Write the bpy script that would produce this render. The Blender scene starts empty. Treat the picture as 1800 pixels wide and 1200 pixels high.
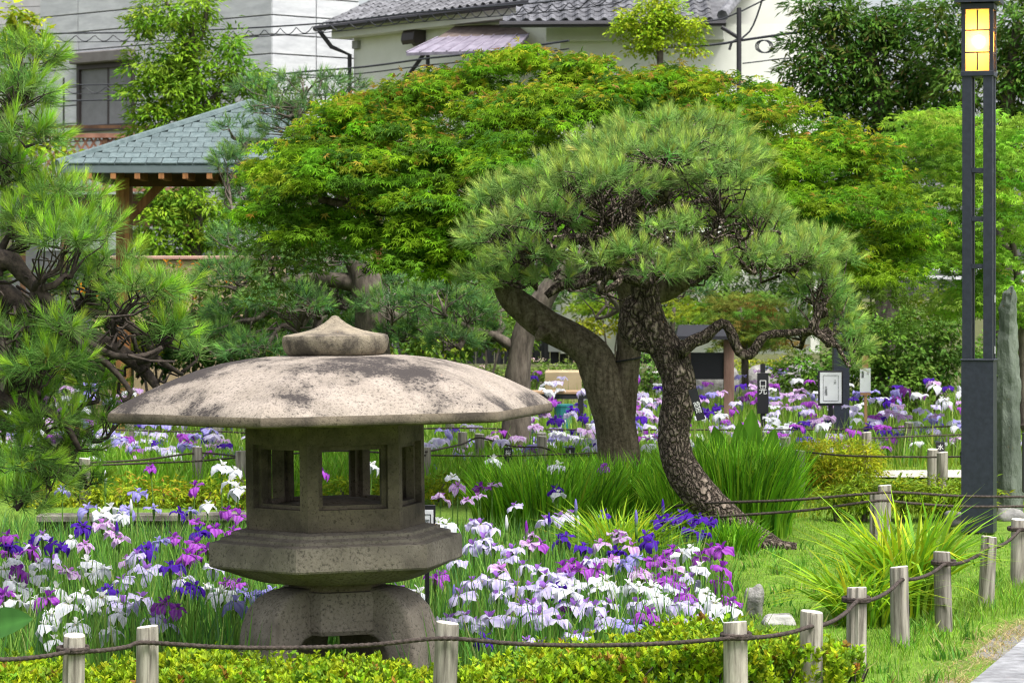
import bpy, math, random
import numpy as np
from mathutils import Vector, Matrix

scene = bpy.context.scene
C = scene.collection
rng = np.random.default_rng(11)
random.seed(5)
R = math.radians

# ------------------------------------------------------------------ camera
F, HY, CH = 5000.0, 520.0, 1.6        # focal length in photo pixels, horizon row, eye height
cam_d = bpy.data.cameras.new('camera'); cam = bpy.data.objects.new('camera', cam_d); C.objects.link(cam)
cam.location = (0, 0, CH); cam.rotation_euler = (R(90), 0, 0)
cam_d.sensor_width = 36; cam_d.lens = 100
cam_d.shift_y = -(600 - HY) / 1800.0
cam_d.clip_start = 0.5; cam_d.clip_end = 1500
cam_d.dof.use_dof = True; cam_d.dof.focus_distance = 13.5; cam_d.dof.aperture_fstop = 11
scene.camera = cam

# ------------------------------------------------------------------ sky, sun, exposure
SUN_EL, SUN_AZ = 64.0, 140.0          # azimuth clockwise from +Y: light from behind the camera, right
w = bpy.data.worlds.new('World'); scene.world = w; w.use_nodes = True
nt = w.node_tree; nt.nodes.clear()
sky = nt.nodes.new('ShaderNodeTexSky'); sky.sky_type = 'NISHITA'; sky.sun_disc = False
sky.sun_elevation = R(SUN_EL); sky.sun_rotation = R(SUN_AZ)
sky.dust_density = 4.0; sky.air_density = 1.0; sky.ozone_density = 1.0
hs = nt.nodes.new('ShaderNodeHueSaturation'); hs.inputs['Saturation'].default_value = 0.35
bg = nt.nodes.new('ShaderNodeBackground'); bg.inputs['Strength'].default_value = 0.11
wo = nt.nodes.new('ShaderNodeOutputWorld')
nt.links.new(sky.outputs[0], hs.inputs['Color']); nt.links.new(hs.outputs[0], bg.inputs['Color']); nt.links.new(bg.outputs[0], wo.inputs['Surface'])
sl = bpy.data.lights.new('sun', 'SUN'); sl.energy = 2.6; sl.angle = R(28); sl.color = (1.0, 0.975, 0.94)
so = bpy.data.objects.new('sun', sl); C.objects.link(so)
sd = Vector((math.sin(R(SUN_AZ)) * math.cos(R(SUN_EL)), math.cos(R(SUN_AZ)) * math.cos(R(SUN_EL)), math.sin(R(SUN_EL))))
so.rotation_euler = sd.to_track_quat('Z', 'Y').to_euler(); so.location = sd * 60
vs = scene.view_settings
vs.view_transform = 'Standard'; vs.look = 'None'; vs.exposure = 1.22; vs.gamma = 1.0; vs.use_curve_mapping = False
scene.cycles.use_denoising = True; scene.cycles.filter_width = 1.15
scene.cycles.max_bounces = 6; scene.cycles.transmission_bounces = 4; scene.cycles.diffuse_bounces = 3; scene.cycles.glossy_bounces = 2

# ------------------------------------------------------------------ helpers
def P(x, y, d):                        # photo pixel at distance d -> point of the place
    return np.array([(x - 900.0) / F * d, d, CH - (y - HY) / F * d])

def PZ(x, y, z):                       # photo pixel on a level plane z
    d = (CH - z) * F / (y - HY)
    return P(x, y, d)

def tag(o, label=None, cat=None, group=None, kind=None):
    if label: o['label'] = label
    if cat: o['category'] = cat
    if group: o['group'] = group
    if kind: o['kind'] = kind
    return o

def empty(name, loc, label=None, cat=None, group=None):
    o = bpy.data.objects.new(name, None); C.objects.link(o); o.location = [float(v) for v in loc]
    o.empty_display_size = 0.1
    return tag(o, label, cat, group)

def make_mesh(name, V, polys, mats, col=None, smooth=False, midx=None):
    if isinstance(polys, np.ndarray): polys = [polys]
    me = bpy.data.meshes.new(name)
    V = np.asarray(V, dtype=np.float32)
    me.vertices.add(len(V)); me.vertices.foreach_set('co', V.ravel())
    tot = [np.full(len(p), p.shape[1], dtype=np.int32) for p in polys]
    tot = np.concatenate(tot); start = np.concatenate([[0], np.cumsum(tot)[:-1]]).astype(np.int32)
    loops = np.concatenate([np.asarray(p, dtype=np.int32).ravel() for p in polys])
    me.loops.add(len(loops)); me.loops.foreach_set('vertex_index', loops)
    me.polygons.add(len(tot)); me.polygons.foreach_set('loop_start', start)
    me.polygons.foreach_set('use_smooth', np.full(len(tot), bool(smooth)))
    if midx is not None: me.polygons.foreach_set('material_index', np.asarray(midx, dtype=np.int32))
    me.update(calc_edges=True)
    if col is not None:
        a = me.attributes.new('Col', 'FLOAT_COLOR', 'POINT')
        c4 = np.ones((len(V), 4), dtype=np.float32); c4[:, :3] = col
        a.data.foreach_set('color', c4.ravel())
    for m in (mats if isinstance(mats, (list, tuple)) else [mats]): me.materials.append(m)
    return me

def add(name, me, parent=None):
    o = bpy.data.objects.new(name, me); C.objects.link(o)
    if parent is not None: o.parent = parent
    return o

def part(name, V, polys, mat, parent=None, col=None, smooth=False):
    """world-space vertices; stored relative to the parent thing"""
    V = np.asarray(V, dtype=float)
    if parent is not None:
        q = parent; off = np.zeros(3)
        while q is not None: off = off + np.array(q.location); q = q.parent
        V = V - off
    return add(name, make_mesh(name, V, polys, mat, col, smooth), parent)

class MB:                               # small mesh collector (quads / polys of mixed size)
    def __init__(s): s.v = []; s.f = []
    def box(s, c, size, rot=None, bev=0.0):
        sx, sy, sz = [k / 2 for k in size]
        if bev > 0:
            b = bev
            pts = []
            for z, ins in ((-sz, b), (-sz + b, 0), (sz - b, 0), (sz, b)):
                pts += [(-sx + ins, -sy + ins, z), (sx - ins, -sy + ins, z), (sx - ins, sy - ins, z), (-sx + ins, sy - ins, z)]
            fs = [(3, 2, 1, 0), (12, 13, 14, 15)]
            for r in range(3):
                for k in range(4):
                    fs.append((r * 4 + k, r * 4 + (k + 1) % 4, r * 4 + 4 + (k + 1) % 4, r * 4 + 4 + k))
        else:
            pts = [(-sx, -sy, -sz), (sx, -sy, -sz), (sx, sy, -sz), (-sx, sy, -sz), (-sx, -sy, sz), (sx, -sy, sz), (sx, sy, sz), (-sx, sy, sz)]
            fs = [(3, 2, 1, 0), (4, 5, 6, 7), (0, 1, 5, 4), (1, 2, 6, 5), (2, 3, 7, 6), (3, 0, 4, 7)]
        n = len(s.v)
        for p in pts:
            q = Vector(p)
            if rot is not None: q = rot @ q
            s.v.append((q.x + c[0], q.y + c[1], q.z + c[2]))
        s.f += [tuple(i + n for i in f) for f in fs]
        return s
    def raw(s, V, Fc):
        n = len(s.v); s.v += [tuple(map(float, v)) for v in V]; s.f += [tuple(int(i) + n for i in f) for f in Fc]; return s
    def build(s, name, mat, parent=None, smooth=False, world=True):
        by = {}
        for f in s.f: by.setdefault(len(f), []).append(f)
        polys = [np.array(v, dtype=np.int32) for v in by.values()]
        if world: return part(name, s.v, polys, mat, parent, smooth=smooth)
        return add(name, make_mesh(name, np.array(s.v), polys, mat, smooth=smooth), parent)

def resample(pts, rad, step):
    """Catmull-Rom through pts"""
    pts = np.asarray(pts, float); rad = np.asarray(rad, float)
    if len(pts) == 2: pts = np.array([pts[0], pts.mean(0), pts[1]]); rad = np.array([rad[0], rad.mean(), rad[1]])
    e = np.vstack([2 * pts[0] - pts[1], pts, 2 * pts[-1] - pts[-2]])
    out, ro = [], []
    for i in range(len(pts) - 1):
        p0, p1, p2, p3 = e[i], e[i + 1], e[i + 2], e[i + 3]
        n = max(2, int(np.linalg.norm(p2 - p1) / step))
        for t in np.arange(n) / n:
            out.append(0.5 * (2 * p1 + (p2 - p0) * t + (2 * p0 - 5 * p1 + 4 * p2 - p3) * t * t + (3 * p1 - p0 - 3 * p2 + p3) * t ** 3))
            ro.append(rad[i] * (1 - t) + rad[i + 1] * t)
    out.append(pts[-1]); ro.append(rad[-1])
    return np.array(out), np.array(ro)

def tube(pts, rad, sides=8, step=None, lump=0.0, cap=True, twist=None):
    if step: pts, rad = resample(pts, rad, step)
    pts = np.asarray(pts, float); rad = np.asarray(rad, float)
    n = len(pts)
    T = np.gradient(pts, axis=0); T /= np.linalg.norm(T, axis=1)[:, None] + 1e-9
    ref = np.array([0.3, 1.0, 0.1]) if abs(T[0][1]) < 0.8 else np.array([1.0, 0.1, 0.2])
    A = np.cross(T, ref); A /= np.linalg.norm(A, axis=1)[:, None] + 1e-9
    B = np.cross(T, A)
    th = np.arange(sides) / sides * 2 * np.pi
    rr = np.repeat(rad[:, None], sides, 1)
    if lump > 0:
        ph = rng.random(6) * 6.28; s = np.cumsum(np.r_[0, np.linalg.norm(np.diff(pts, axis=0), axis=1)])[:, None] / (rad.max() + 1e-6)
        rr = rr * (1 + lump * (np.sin(2 * th + s * 0.9 + ph[0]) * .5 + np.sin(3 * th - s * 1.7 + ph[1]) * .4 + np.sin(5 * th + s * 2.3 + ph[2]) * .3 + np.sin(s * 1.3 + ph[3]) * .4 + rng.normal(0, .25, rr.shape)))
    if twist:
        s = np.cumsum(np.r_[0, np.linalg.norm(np.diff(pts, axis=0), axis=1)])[:, None]
        rr = rr * (1 + 0.2 * np.cos(3 * th - s * twist))
    V = pts[:, None, :] + rr[:, :, None] * (np.cos(th)[None, :, None] * A[:, None, :] + np.sin(th)[None, :, None] * B[:, None, :])
    V = V.reshape(-1, 3)
    i = np.arange(n - 1)[:, None] * sides; k = np.arange(sides)[None, :]; k2 = (k + 1) % sides
    Fq = np.stack([i + k, i + sides + k, i + sides + k2, i + k2], -1).reshape(-1, 4)
    if cap:
        V = np.vstack([V, pts[0], pts[-1]]); m = n * sides
        kk = np.arange(sides)
        c1 = np.stack([kk, (kk + 1) % sides, np.full(sides, m), np.full(sides, m)], -1)[:, :3]
        c2 = np.stack([(n - 1) * sides + (kk + 1) % sides, (n - 1) * sides + kk, np.full(sides, m + 1)], -1)
        return V, [Fq, np.vstack([c1, c2])]
    return V, [Fq]

def merge(parts):                       # [(V,[polys..]),..] -> V,[quads,tris]
    Vs, q, t = [], [], []; n = 0
    for V, ps in parts:
        Vs.append(V)
        for p in ps: (q if p.shape[1] == 4 else t).append(p + n)
        n += len(V)
    return np.vstack(Vs), [np.vstack(a) for a in (q, t) if a]

def unit(a): return a / (np.linalg.norm(a, axis=-1, keepdims=True) + 1e-9)

def rand_dirs(n):
    return unit(rng.normal(size=(n, 3)))

def inst(T, Fc, pos, fwd, nor, scale):
    """copies of a small template (length +Y, normal +Z) -> one vertex/face set"""
    y = unit(fwd); x = unit(np.cross(y, nor)); z = np.cross(x, y)
    s = scale[:, None, None]
    V = pos[:, None, :] + s * (T[None, :, 0:1] * x[:, None, :] + T[None, :, 1:2] * y[:, None, :] + T[None, :, 2:3] * z[:, None, :])
    k = len(T)
    Fo = (Fc[None] + (np.arange(len(pos)) * k)[:, None, None]).reshape(-1, Fc.shape[1])
    return V.reshape(-1, 3), Fo

OVAL = (np.array([[0, 0, 0], [.26, .45, .07], [0, 1, -.05], [-.26, .45, .07]], float), np.array([[0, 1, 2], [0, 2, 3]]))
LONG = (np.array([[0, 0, 0], [.14, .45, .05], [0, 1, -.08], [-.14, .45, .05]], float), np.array([[0, 1, 2], [0, 2, 3]]))
def _maple():
    V, Fc = [], []
    for a, l in ((-80, .62), (-40, .9), (0, 1.0), (40, .9), (80, .62)):
        ra = R(a); d = np.array([math.sin(ra), math.cos(ra)]); p = np.array([d[1], -d[0]]); n = len(V)
        V += [(*(-.04 * d), 0), (*(d * l * .4 + p * .085), .05), (*(d * l), -.12 * l), (*(d * l * .4 - p * .085), .05)]
        Fc += [(n, n + 1, n + 2), (n, n + 2, n + 3)]
    return np.array(V, float), np.array(Fc)
MAPLE = _maple()

def jitter_col(base, n, amt=.22, hue=.08):
    base = np.asarray(base, float)
    c = base * (1 + rng.normal(0, amt, (n, 1))) * (1 + rng.normal(0, hue, (n, 3)))
    return np.clip(c, .003, .9)

def mix_cols(palette, weights, n, amt=.18):
    palette = np.asarray(palette, float); k = rng.choice(len(palette), n, p=np.array(weights) / sum(weights))
    return jitter_col(palette[k], n, amt)

# ------------------------------------------------------------------ materials
def nodes(m):
    m.use_nodes = True; t = m.node_tree; t.nodes.clear()
    return t, t.nodes.new('ShaderNodeOutputMaterial')

def N(t, typ, **kw):
    n = t.nodes.new(typ)
    for k, v in kw.items():
        if k in ('i',):
            for kk, vv in v.items(): n.inputs[kk].default_value = vv
        else: setattr(n, k, v)
    return n

def leaf_mat(name, rough=.5, trans=.35, spec=.35):
    m = bpy.data.materials.new(name); t, out = nodes(m)
    a = N(t, 'ShaderNodeAttribute', attribute_name='Col')
    p = N(t, 'ShaderNodeBsdfPrincipled', i={'Roughness': rough, 'Specular IOR Level': spec})
    tr = N(t, 'ShaderNodeBsdfTranslucent'); mx = N(t, 'ShaderNodeMixShader', i={'Fac': trans})
    t.links.new(a.outputs['Color'], p.inputs['Base Color']); t.links.new(a.outputs['Color'], tr.inputs['Color'])
    t.links.new(p.outputs[0], mx.inputs[1]); t.links.new(tr.outputs[0], mx.inputs[2]); t.links.new(mx.outputs[0], out.inputs['Surface'])
    return m

def ramp(t, stops):
    r = N(t, 'ShaderNodeValToRGB'); e = r.color_ramp.elements
    while len(e) < len(stops): e.new(.5)
    for el, (p, c) in zip(e, stops): el.position = p; el.color = (*c, 1) if len(c) == 3 else c
    return r

def surf(name, c1, c2=None, scale=8, rough=.8, bump=.3, bscale=60, stretch=(1, 1, 1), detail=6, spec=.3, metal=0.0, c3=None, vary=0.0, lo=.35, hi=.65, dist=.01):
    """two/three-tone noise surface with fine relief, in object space"""
    m = bpy.data.materials.new(name); t, out = nodes(m)
    p = N(t, 'ShaderNodeBsdfPrincipled', i={'Roughness': rough, 'Specular IOR Level': spec, 'Metallic': metal})
    tc = N(t, 'ShaderNodeTexCoord'); mp = N(t, 'ShaderNodeMapping'); mp.inputs['Scale'].default_value = stretch
    oi = N(t, 'ShaderNodeObjectInfo'); vm = N(t, 'ShaderNodeVectorMath', operation='MULTIPLY_ADD')
    cmb = N(t, 'ShaderNodeCombineXYZ')
    for k in range(3): t.links.new(oi.outputs['Random'], cmb.inputs[k])
    vm.inputs[1].default_value = (17, 23, 31)
    t.links.new(cmb.outputs[0], vm.inputs[0]); t.links.new(tc.outputs['Object'], vm.inputs[2])
    t.links.new(vm.outputs[0], mp.inputs['Vector'])
    n1 = N(t, 'ShaderNodeTexNoise', i={'Scale': scale, 'Detail': detail, 'Roughness': .62})
    t.links.new(mp.outputs[0], n1.inputs['Vector'])
    st = [(lo, c1), (hi, c2 or c1)]
    if c3: st.append((min(.98, hi + .14), c3))
    r = ramp(t, st); t.links.new(n1.outputs['Fac'], r.inputs['Fac'])
    src = r.outputs['Color']
    if vary > 0:
        hv = N(t, 'ShaderNodeHueSaturation'); ma = N(t, 'ShaderNodeMapRange', i={'To Min': 1 - vary, 'To Max': 1 + vary})
        t.links.new(oi.outputs['Random'], ma.inputs['Value']); t.links.new(ma.outputs[0], hv.inputs['Value']); t.links.new(src, hv.inputs['Color']); src = hv.outputs[0]
    t.links.new(src, p.inputs['Base Color'])
    if bump > 0:
        n2 = N(t, 'ShaderNodeTexNoise', i={'Scale': bscale, 'Detail': 5, 'Roughness': .65}); t.links.new(mp.outputs[0], n2.inputs['Vector'])
        b = N(t, 'ShaderNodeBump', i={'Strength': bump, 'Distance': dist}); t.links.new(n2.outputs['Fac'], b.inputs['Height']); t.links.new(b.outputs[0], p.inputs['Normal'])
    t.links.new(p.outputs[0], out.inputs['Surface'])
    return m

def granite(name, base, dark, blotch, bl_lo, bl_hi, bl_scale=3.2):
    """coarse speckled stone with dark lichen that has its own ragged patches"""
    m = bpy.data.materials.new(name); t, out = nodes(m)
    p = N(t, 'ShaderNodeBsdfPrincipled', i={'Roughness': .92, 'Specular IOR Level': .15})
    tc = N(t, 'ShaderNodeTexCoord')
    big = N(t, 'ShaderNodeTexNoise', i={'Scale': bl_scale, 'Detail': 5, 'Roughness': .6}); t.links.new(tc.outputs['Object'], big.inputs['Vector'])
    fine = N(t, 'ShaderNodeTexNoise', i={'Scale': 75, 'Detail': 3, 'Roughness': .7}); t.links.new(tc.outputs['Object'], fine.inputs['Vector'])
    mid = N(t, 'ShaderNodeTexNoise', i={'Scale': 7, 'Detail': 4}); t.links.new(tc.outputs['Object'], mid.inputs['Vector'])
    g = ramp(t, [(.32, tuple(k * .42 for k in base)), (.47, base), (.62, tuple(min(1, k * 1.18) for k in base))]); t.links.new(fine.outputs['Fac'], g.inputs['Fac'])
    tone = ramp(t, [(.3, (.72, .70, .66)), (.7, (1.0, .98, .95))]); t.links.new(mid.outputs['Fac'], tone.inputs['Fac'])
    mul = N(t, 'ShaderNodeMix', data_type='RGBA', blend_type='MULTIPLY'); mul.inputs['Factor'].default_value = 1
    t.links.new(g.outputs['Color'], mul.inputs['A']); t.links.new(tone.outputs['Color'], mul.inputs['B'])
    # lichen mask = big patches broken up by fine grain
    ad = N(t, 'ShaderNodeMath', operation='MULTIPLY_ADD'); ad.inputs[1].default_value = .42
    t.links.new(fine.outputs['Fac'], ad.inputs[0]); t.links.new(big.outputs['Fac'], ad.inputs[2])
    mk = ramp(t, [(bl_lo, (0, 0, 0)), (bl_hi, (1, 1, 1))]); t.links.new(ad.outputs[0], mk.inputs['Fac'])
    f2 = N(t, 'ShaderNodeMath', operation='MULTIPLY'); f2.inputs[1].default_value = blotch; t.links.new(mk.outputs['Color'], f2.inputs[0])
    mx = N(t, 'ShaderNodeMix', data_type='RGBA'); t.links.new(f2.outputs[0], mx.inputs['Factor']); t.links.new(mul.outputs['Result'], mx.inputs['A']); mx.inputs['B'].default_value = (*dark, 1)
    t.links.new(mx.outputs['Result'], p.inputs['Base Color'])
    b = N(t, 'ShaderNodeBump', i={'Strength': .6, 'Distance': .006}); t.links.new(fine.outputs['Fac'], b.inputs['Height']); t.links.new(b.outputs[0], p.inputs['Normal'])
    t.links.new(p.outputs[0], out.inputs['Surface'])
    return m

def plain(name, c, rough=.5, metal=0.0, spec=.4):
    return surf(name, tuple(k * .9 for k in c), tuple(min(1, k * 1.08) for k in c), scale=6, rough=rough, bump=.05, bscale=120, spec=spec, metal=metal, dist=.002)

M = {}
M['leaf'] = leaf_mat('leaf', .55, .32, .12); M['needle'] = leaf_mat('needle', .65, .25, .08); M['petal'] = leaf_mat('petal', .7, .45, .08)
M['blade'] = leaf_mat('blade', .5, .35, .15)
M['stone_roof'] = granite('stone_roof', (.315, .275, .242), (.034, .029, .029), .94, .70, .80, 2.6)
M['stone'] = granite('stone', (.235, .208, .175), (.07, .06, .05), .75, .73, .95, 4.5)
M['stone_dark'] = granite('stone_dark', (.195, .162, .128), (.035, .029, .025), .85, .62, .86, 3.6)
M['rock'] = surf('rock', (.16, .15, .14), (.36, .35, .33), scale=7, bump=.8, bscale=25, rough=.9, dist=.02)
M['slab'] = surf('slab', (.065, .08, .062), (.165, .19, .155), scale=5, bump=.9, bscale=16, rough=.9, stretch=(1, 1, .35), dist=.03)
M['log'] = surf('log', (.11, .095, .078), (.40, .365, .31), scale=5, bump=.5, bscale=30, rough=.85, stretch=(9, 9, .7), vary=.24, dist=.006, c3=(.36, .34, .22))
M['logtop'] = surf('logtop', (.42, .39, .33), (.66, .63, .56), scale=30, bump=.3, bscale=60, rough=.9)
M['rope'] = surf('rope', (.028, .021, .018), (.085, .065, .055), scale=60, bump=.6, bscale=200, rough=.9)
def bark_grey():
    m = bpy.data.materials.new('bark_grey'); t, out = nodes(m)
    p = N(t, 'ShaderNodeBsdfPrincipled', i={'Roughness': .95, 'Specular IOR Level': .12}); tc = N(t, 'ShaderNodeTexCoord')
    mp = N(t, 'ShaderNodeMapping'); mp.inputs['Scale'].default_value = (5, 5, 1.1); t.links.new(tc.outputs['Object'], mp.inputs['Vector'])
    a = N(t, 'ShaderNodeTexNoise', i={'Scale': 4, 'Detail': 10, 'Roughness': .72, 'Distortion': .6}); t.links.new(mp.outputs[0], a.inputs['Vector'])
    f = N(t, 'ShaderNodeTexNoise', i={'Scale': 38, 'Detail': 6, 'Roughness': .75}); t.links.new(tc.outputs['Object'], f.inputs['Vector'])
    g = N(t, 'ShaderNodeTexNoise', i={'Scale': 2.2, 'Detail': 4}); t.links.new(tc.outputs['Object'], g.inputs['Vector'])
    r = ramp(t, [(.28, (.05, .041, .031)), (.45, (.155, .132, .103)), (.62, (.27, .236, .19)), (.8, (.38, .34, .285))]); t.links.new(a.outputs['Fac'], r.inputs['Fac'])
    r2 = ramp(t, [(.32, (.40, .38, .36)), (.66, (1.25, 1.22, 1.18))]); t.links.new(f.outputs['Fac'], r2.inputs['Fac'])
    r3 = ramp(t, [(.35, (.80, .79, .70)), (.65, (1.06, 1.0, .95))]); t.links.new(g.outputs['Fac'], r3.inputs['Fac'])
    m1 = N(t, 'ShaderNodeMix', data_type='RGBA', blend_type='MULTIPLY'); m1.inputs['Factor'].default_value = 1; t.links.new(r.outputs[0], m1.inputs['A']); t.links.new(r2.outputs[0], m1.inputs['B'])
    m2 = N(t, 'ShaderNodeMix', data_type='RGBA', blend_type='MULTIPLY'); m2.inputs['Factor'].default_value = 1; t.links.new(m1.outputs['Result'], m2.inputs['A']); t.links.new(r3.outputs[0], m2.inputs['B'])
    t.links.new(m2.outputs['Result'], p.inputs['Base Color'])
    ad = N(t, 'ShaderNodeMath', operation='MULTIPLY_ADD'); ad.inputs[1].default_value = .5; t.links.new(f.outputs['Fac'], ad.inputs[0]); t.links.new(a.outputs['Fac'], ad.inputs[2])
    b = N(t, 'ShaderNodeBump', i={'Strength': 1.0, 'Distance': .04}); t.links.new(ad.outputs[0], b.inputs['Height']); t.links.new(b.outputs[0], p.inputs['Normal'])
    t.links.new(p.outputs[0], out.inputs['Surface']); return m
M['bark_grey'] = bark_grey()
def bark_pine(name, c1, c2, sc):
    m = bpy.data.materials.new(name); t, out = nodes(m)
    p = N(t, 'ShaderNodeBsdfPrincipled', i={'Roughness': .95, 'Specular IOR Level': .1})
    tc = N(t, 'ShaderNodeTexCoord'); mp = N(t, 'ShaderNodeMapping'); mp.inputs['Scale'].default_value = (1.25, 1.25, .7); t.links.new(tc.outputs['Object'], mp.inputs['Vector'])
    wn = N(t, 'ShaderNodeTexNoise', i={'Scale': sc * .6, 'Detail': 3}); t.links.new(mp.outputs[0], wn.inputs['Vector'])
    wm = N(t, 'ShaderNodeMix', data_type='RGBA'); wm.inputs['Factor'].default_value = .12; t.links.new(mp.outputs[0], wm.inputs['A']); t.links.new(wn.outputs['Color'], wm.inputs['B'])
    v = N(t, 'ShaderNodeTexVoronoi', feature='DISTANCE_TO_EDGE', i={'Scale': sc}); t.links.new(wm.outputs['Result'], v.inputs['Vector'])
    n = N(t, 'ShaderNodeTexNoise', i={'Scale': 40, 'Detail': 6, 'Roughness': .7}); t.links.new(mp.outputs[0], n.inputs['Vector'])
    r = ramp(t, [(0, (.04, .031, .026)), (.12, c1), (.5, c2)]); t.links.new(v.outputs['Distance'], r.inputs['Fac'])
    r2 = ramp(t, [(.35, (.45, .45, .45)), (.7, (1.35, 1.3, 1.25))]); t.links.new(n.outputs['Fac'], r2.inputs['Fac'])
    mu = N(t, 'ShaderNodeMix', data_type='RGBA', blend_type='MULTIPLY'); mu.inputs['Factor'].default_value = 1; t.links.new(r.outputs[0], mu.inputs['A']); t.links.new(r2.outputs[0], mu.inputs['B'])
    t.links.new(mu.outputs['Result'], p.inputs['Base Color'])
    ma = N(t, 'ShaderNodeMath', operation='MULTIPLY_ADD'); ma.inputs[1].default_value = .35; t.links.new(n.outputs['Fac'], ma.inputs[0])
    mr = N(t, 'ShaderNodeMapRange', i={'From Max': .3}); t.links.new(v.outputs['Distance'], mr.inputs['Value']); t.links.new(mr.outputs[0], ma.inputs[2])
    b = N(t, 'ShaderNodeBump', i={'Strength': 1.0, 'Distance': .03}); t.links.new(ma.outputs[0], b.inputs['Height']); t.links.new(b.outputs[0], p.inputs['Normal'])
    t.links.new(p.outputs[0], out.inputs['Surface'])
    return m
M['bark_pine'] = bark_pine('bark_pine', (.17, .138, .112), (.36, .30, .25), 24)
M['twig'] = surf('twig', (.018, .014, .012), (.075, .058, .046), scale=30, bump=.6, bscale=60, rough=.95)
M['bark_far'] = surf('bark_far', (.05, .04, .032), (.15, .125, .10), scale=10, bump=.6, bscale=30, rough=.95, stretch=(2, 2, .6))
M['navy'] = surf('navy', (.010, .013, .024), (.020, .024, .040), scale=30, rough=.48, bump=.25, bscale=260, spec=.5, dist=.002)
M['black'] = plain('black', (.012, .012, .016), .55)
M['white'] = plain('white', (.78, .78, .77), .6)
M['paper'] = plain('paper', (.82, .83, .86), .5)
M['ink'] = plain('ink', (.03, .03, .04), .7)
M['plaster'] = surf('plaster', (.70, .70, .63), (.80, .80, .74), scale=1.2, rough=.9, bump=.12, bscale=140)
M['plaster_band'] = surf('plaster_band', (.66, .66, .60), (.74, .74, .68), scale=2, rough=.9, bump=.1, bscale=100)
M['panel'] = surf('panel', (.44, .45, .47), (.58, .59, .605), scale=2.2, rough=.85, bump=.35, bscale=22, stretch=(1, 1, 4), vary=.04)
M['siding'] = surf('siding', (.40, .39, .40), (.50, .49, .50), scale=3, rough=.85, bump=.2, bscale=30)
M['joint'] = plain('joint', (.20, .20, .21), .9)
M['brown_metal'] = plain('brown_metal', (.050, .040, .040), .45)
M['tile'] = surf('tile', (.060, .060, .068), (.155, .155, .168), scale=8, rough=.5, bump=.2, bscale=60, vary=.3, spec=.4)
M['gutter'] = plain('gutter', (.028, .026, .030), .5)
M['awning'] = surf('awning', (.16, .14, .18), (.30, .27, .33), scale=5, rough=.45, bump=.1)
M['shingle'] = surf('shingle', (.075, .105, .108), (.125, .162, .165), scale=14, rough=.85, bump=.5, bscale=120, vary=.14)
M['cedar'] = surf('cedar', (.16, .065, .022), (.34, .155, .055), scale=4, rough=.7, bump=.3, bscale=20, stretch=(6, 6, .6), vary=.15)
M['cedar_dark'] = surf('cedar_dark', (.05, .025, .014), (.12, .06, .03), scale=4, rough=.8, bump=.3)
M['lattice'] = surf('lattice', (.20, .09, .06), (.32, .16, .11), scale=6, rough=.7, bump=.2, vary=.15)
M['board'] = surf('board', (.030, .030, .034), (.075, .074, .080), scale=4, rough=.8, bump=.4, bscale=25, stretch=(5, 5, .6), vary=.25)
M['brown_post'] = surf('brown_post', (.13, .075, .055), (.22, .135, .10), scale=5, rough=.7, bump=.2, stretch=(5, 5, .6))
M['bench_wood'] = surf('bench_wood', (.26, .16, .09), (.42, .28, .17), scale=5, rough=.6, bump=.2, stretch=(.6, 5, 5))
M['light_wood'] = surf('light_wood', (.34, .18, .08), (.50, .29, .14), scale=5, rough=.7, bump=.2, stretch=(5, 5, .6))
M['concrete'] = surf('concrete', (.055, .048, .040), (.21, .19, .165), scale=6, rough=.95, bump=.6, bscale=40)
M['sand_wall'] = surf('sand_wall', (.34, .26, .15), (.46, .36, .22), scale=3, rough=.9, bump=.2)
M['pink_rail'] = plain('pink_rail', (.42, .25, .20), .6)
M['rail'] = plain('rail', (.62, .63, .64), .35, .3)
M['cable'] = plain('cable', (.020, .022, .028), .6)
M['paving'] = surf('paving', (.15, .15, .16), (.31, .315, .325), scale=14, rough=.88, bump=.6, bscale=90, vary=.14, detail=10, lo=.3, hi=.62)
M['gravel'] = surf('gravel', (.30, .27, .23), (.55, .52, .47), scale=22, rough=.95, bump=.6, bscale=120)
M['teal'] = plain('teal', (.02, .17, .18), .5)
def glass_mat(name, c, rough=.12):
    m = bpy.data.materials.new(name); t, out = nodes(m)
    p = N(t, 'ShaderNodeBsdfPrincipled', i={'Base Color': (*c, 1), 'Roughness': rough, 'Specular IOR Level': .6}); t.links.new(p.outputs[0], out.inputs['Surface']); return m
M['pane_curtain'] = surf('pane_curtain', (.27, .29, .33), (.40, .42, .46), scale=3, rough=.15, bump=0, stretch=(14, 14, .3), spec=.6)
M['pane_dark'] = glass_mat('pane_dark', (.035, .04, .05))
def emit_mat(name, c, s):
    m = bpy.data.materials.new(name); t, out = nodes(m)
    e = N(t, 'ShaderNodeEmission', i={'Color': (*c, 1), 'Strength': s}); t.links.new(e.outputs[0], out.inputs['Surface']); return m
M['bulb'] = emit_mat('bulb', (1, .80, .50), 90)
def opal(name):
    m = bpy.data.materials.new(name); t, out = nodes(m)
    a = N(t, 'ShaderNodeBsdfTranslucent', i={'Color': (.97, .66, .26, 1)}); b = N(t, 'ShaderNodeBsdfPrincipled', i={'Base Color': (.75, .58, .30, 1), 'Roughness': .35})
    mx = N(t, 'ShaderNodeMixShader', i={'Fac': .3}); t.links.new(a.outputs[0], mx.inputs[1]); t.links.new(b.outputs[0], mx.inputs[2]); tp_ = N(t, 'ShaderNodeBsdfTransparent', i={'Color': (1, .9, .7, 1)}); m2 = N(t, 'ShaderNodeMixShader', i={'Fac': .10}); t.links.new(mx.outputs[0], m2.inputs[1]); t.links.new(tp_.outputs[0], m2.inputs[2]); t.links.new(m2.outputs[0], out.inputs['Surface']); return m
M['opal'] = opal('opal')

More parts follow.
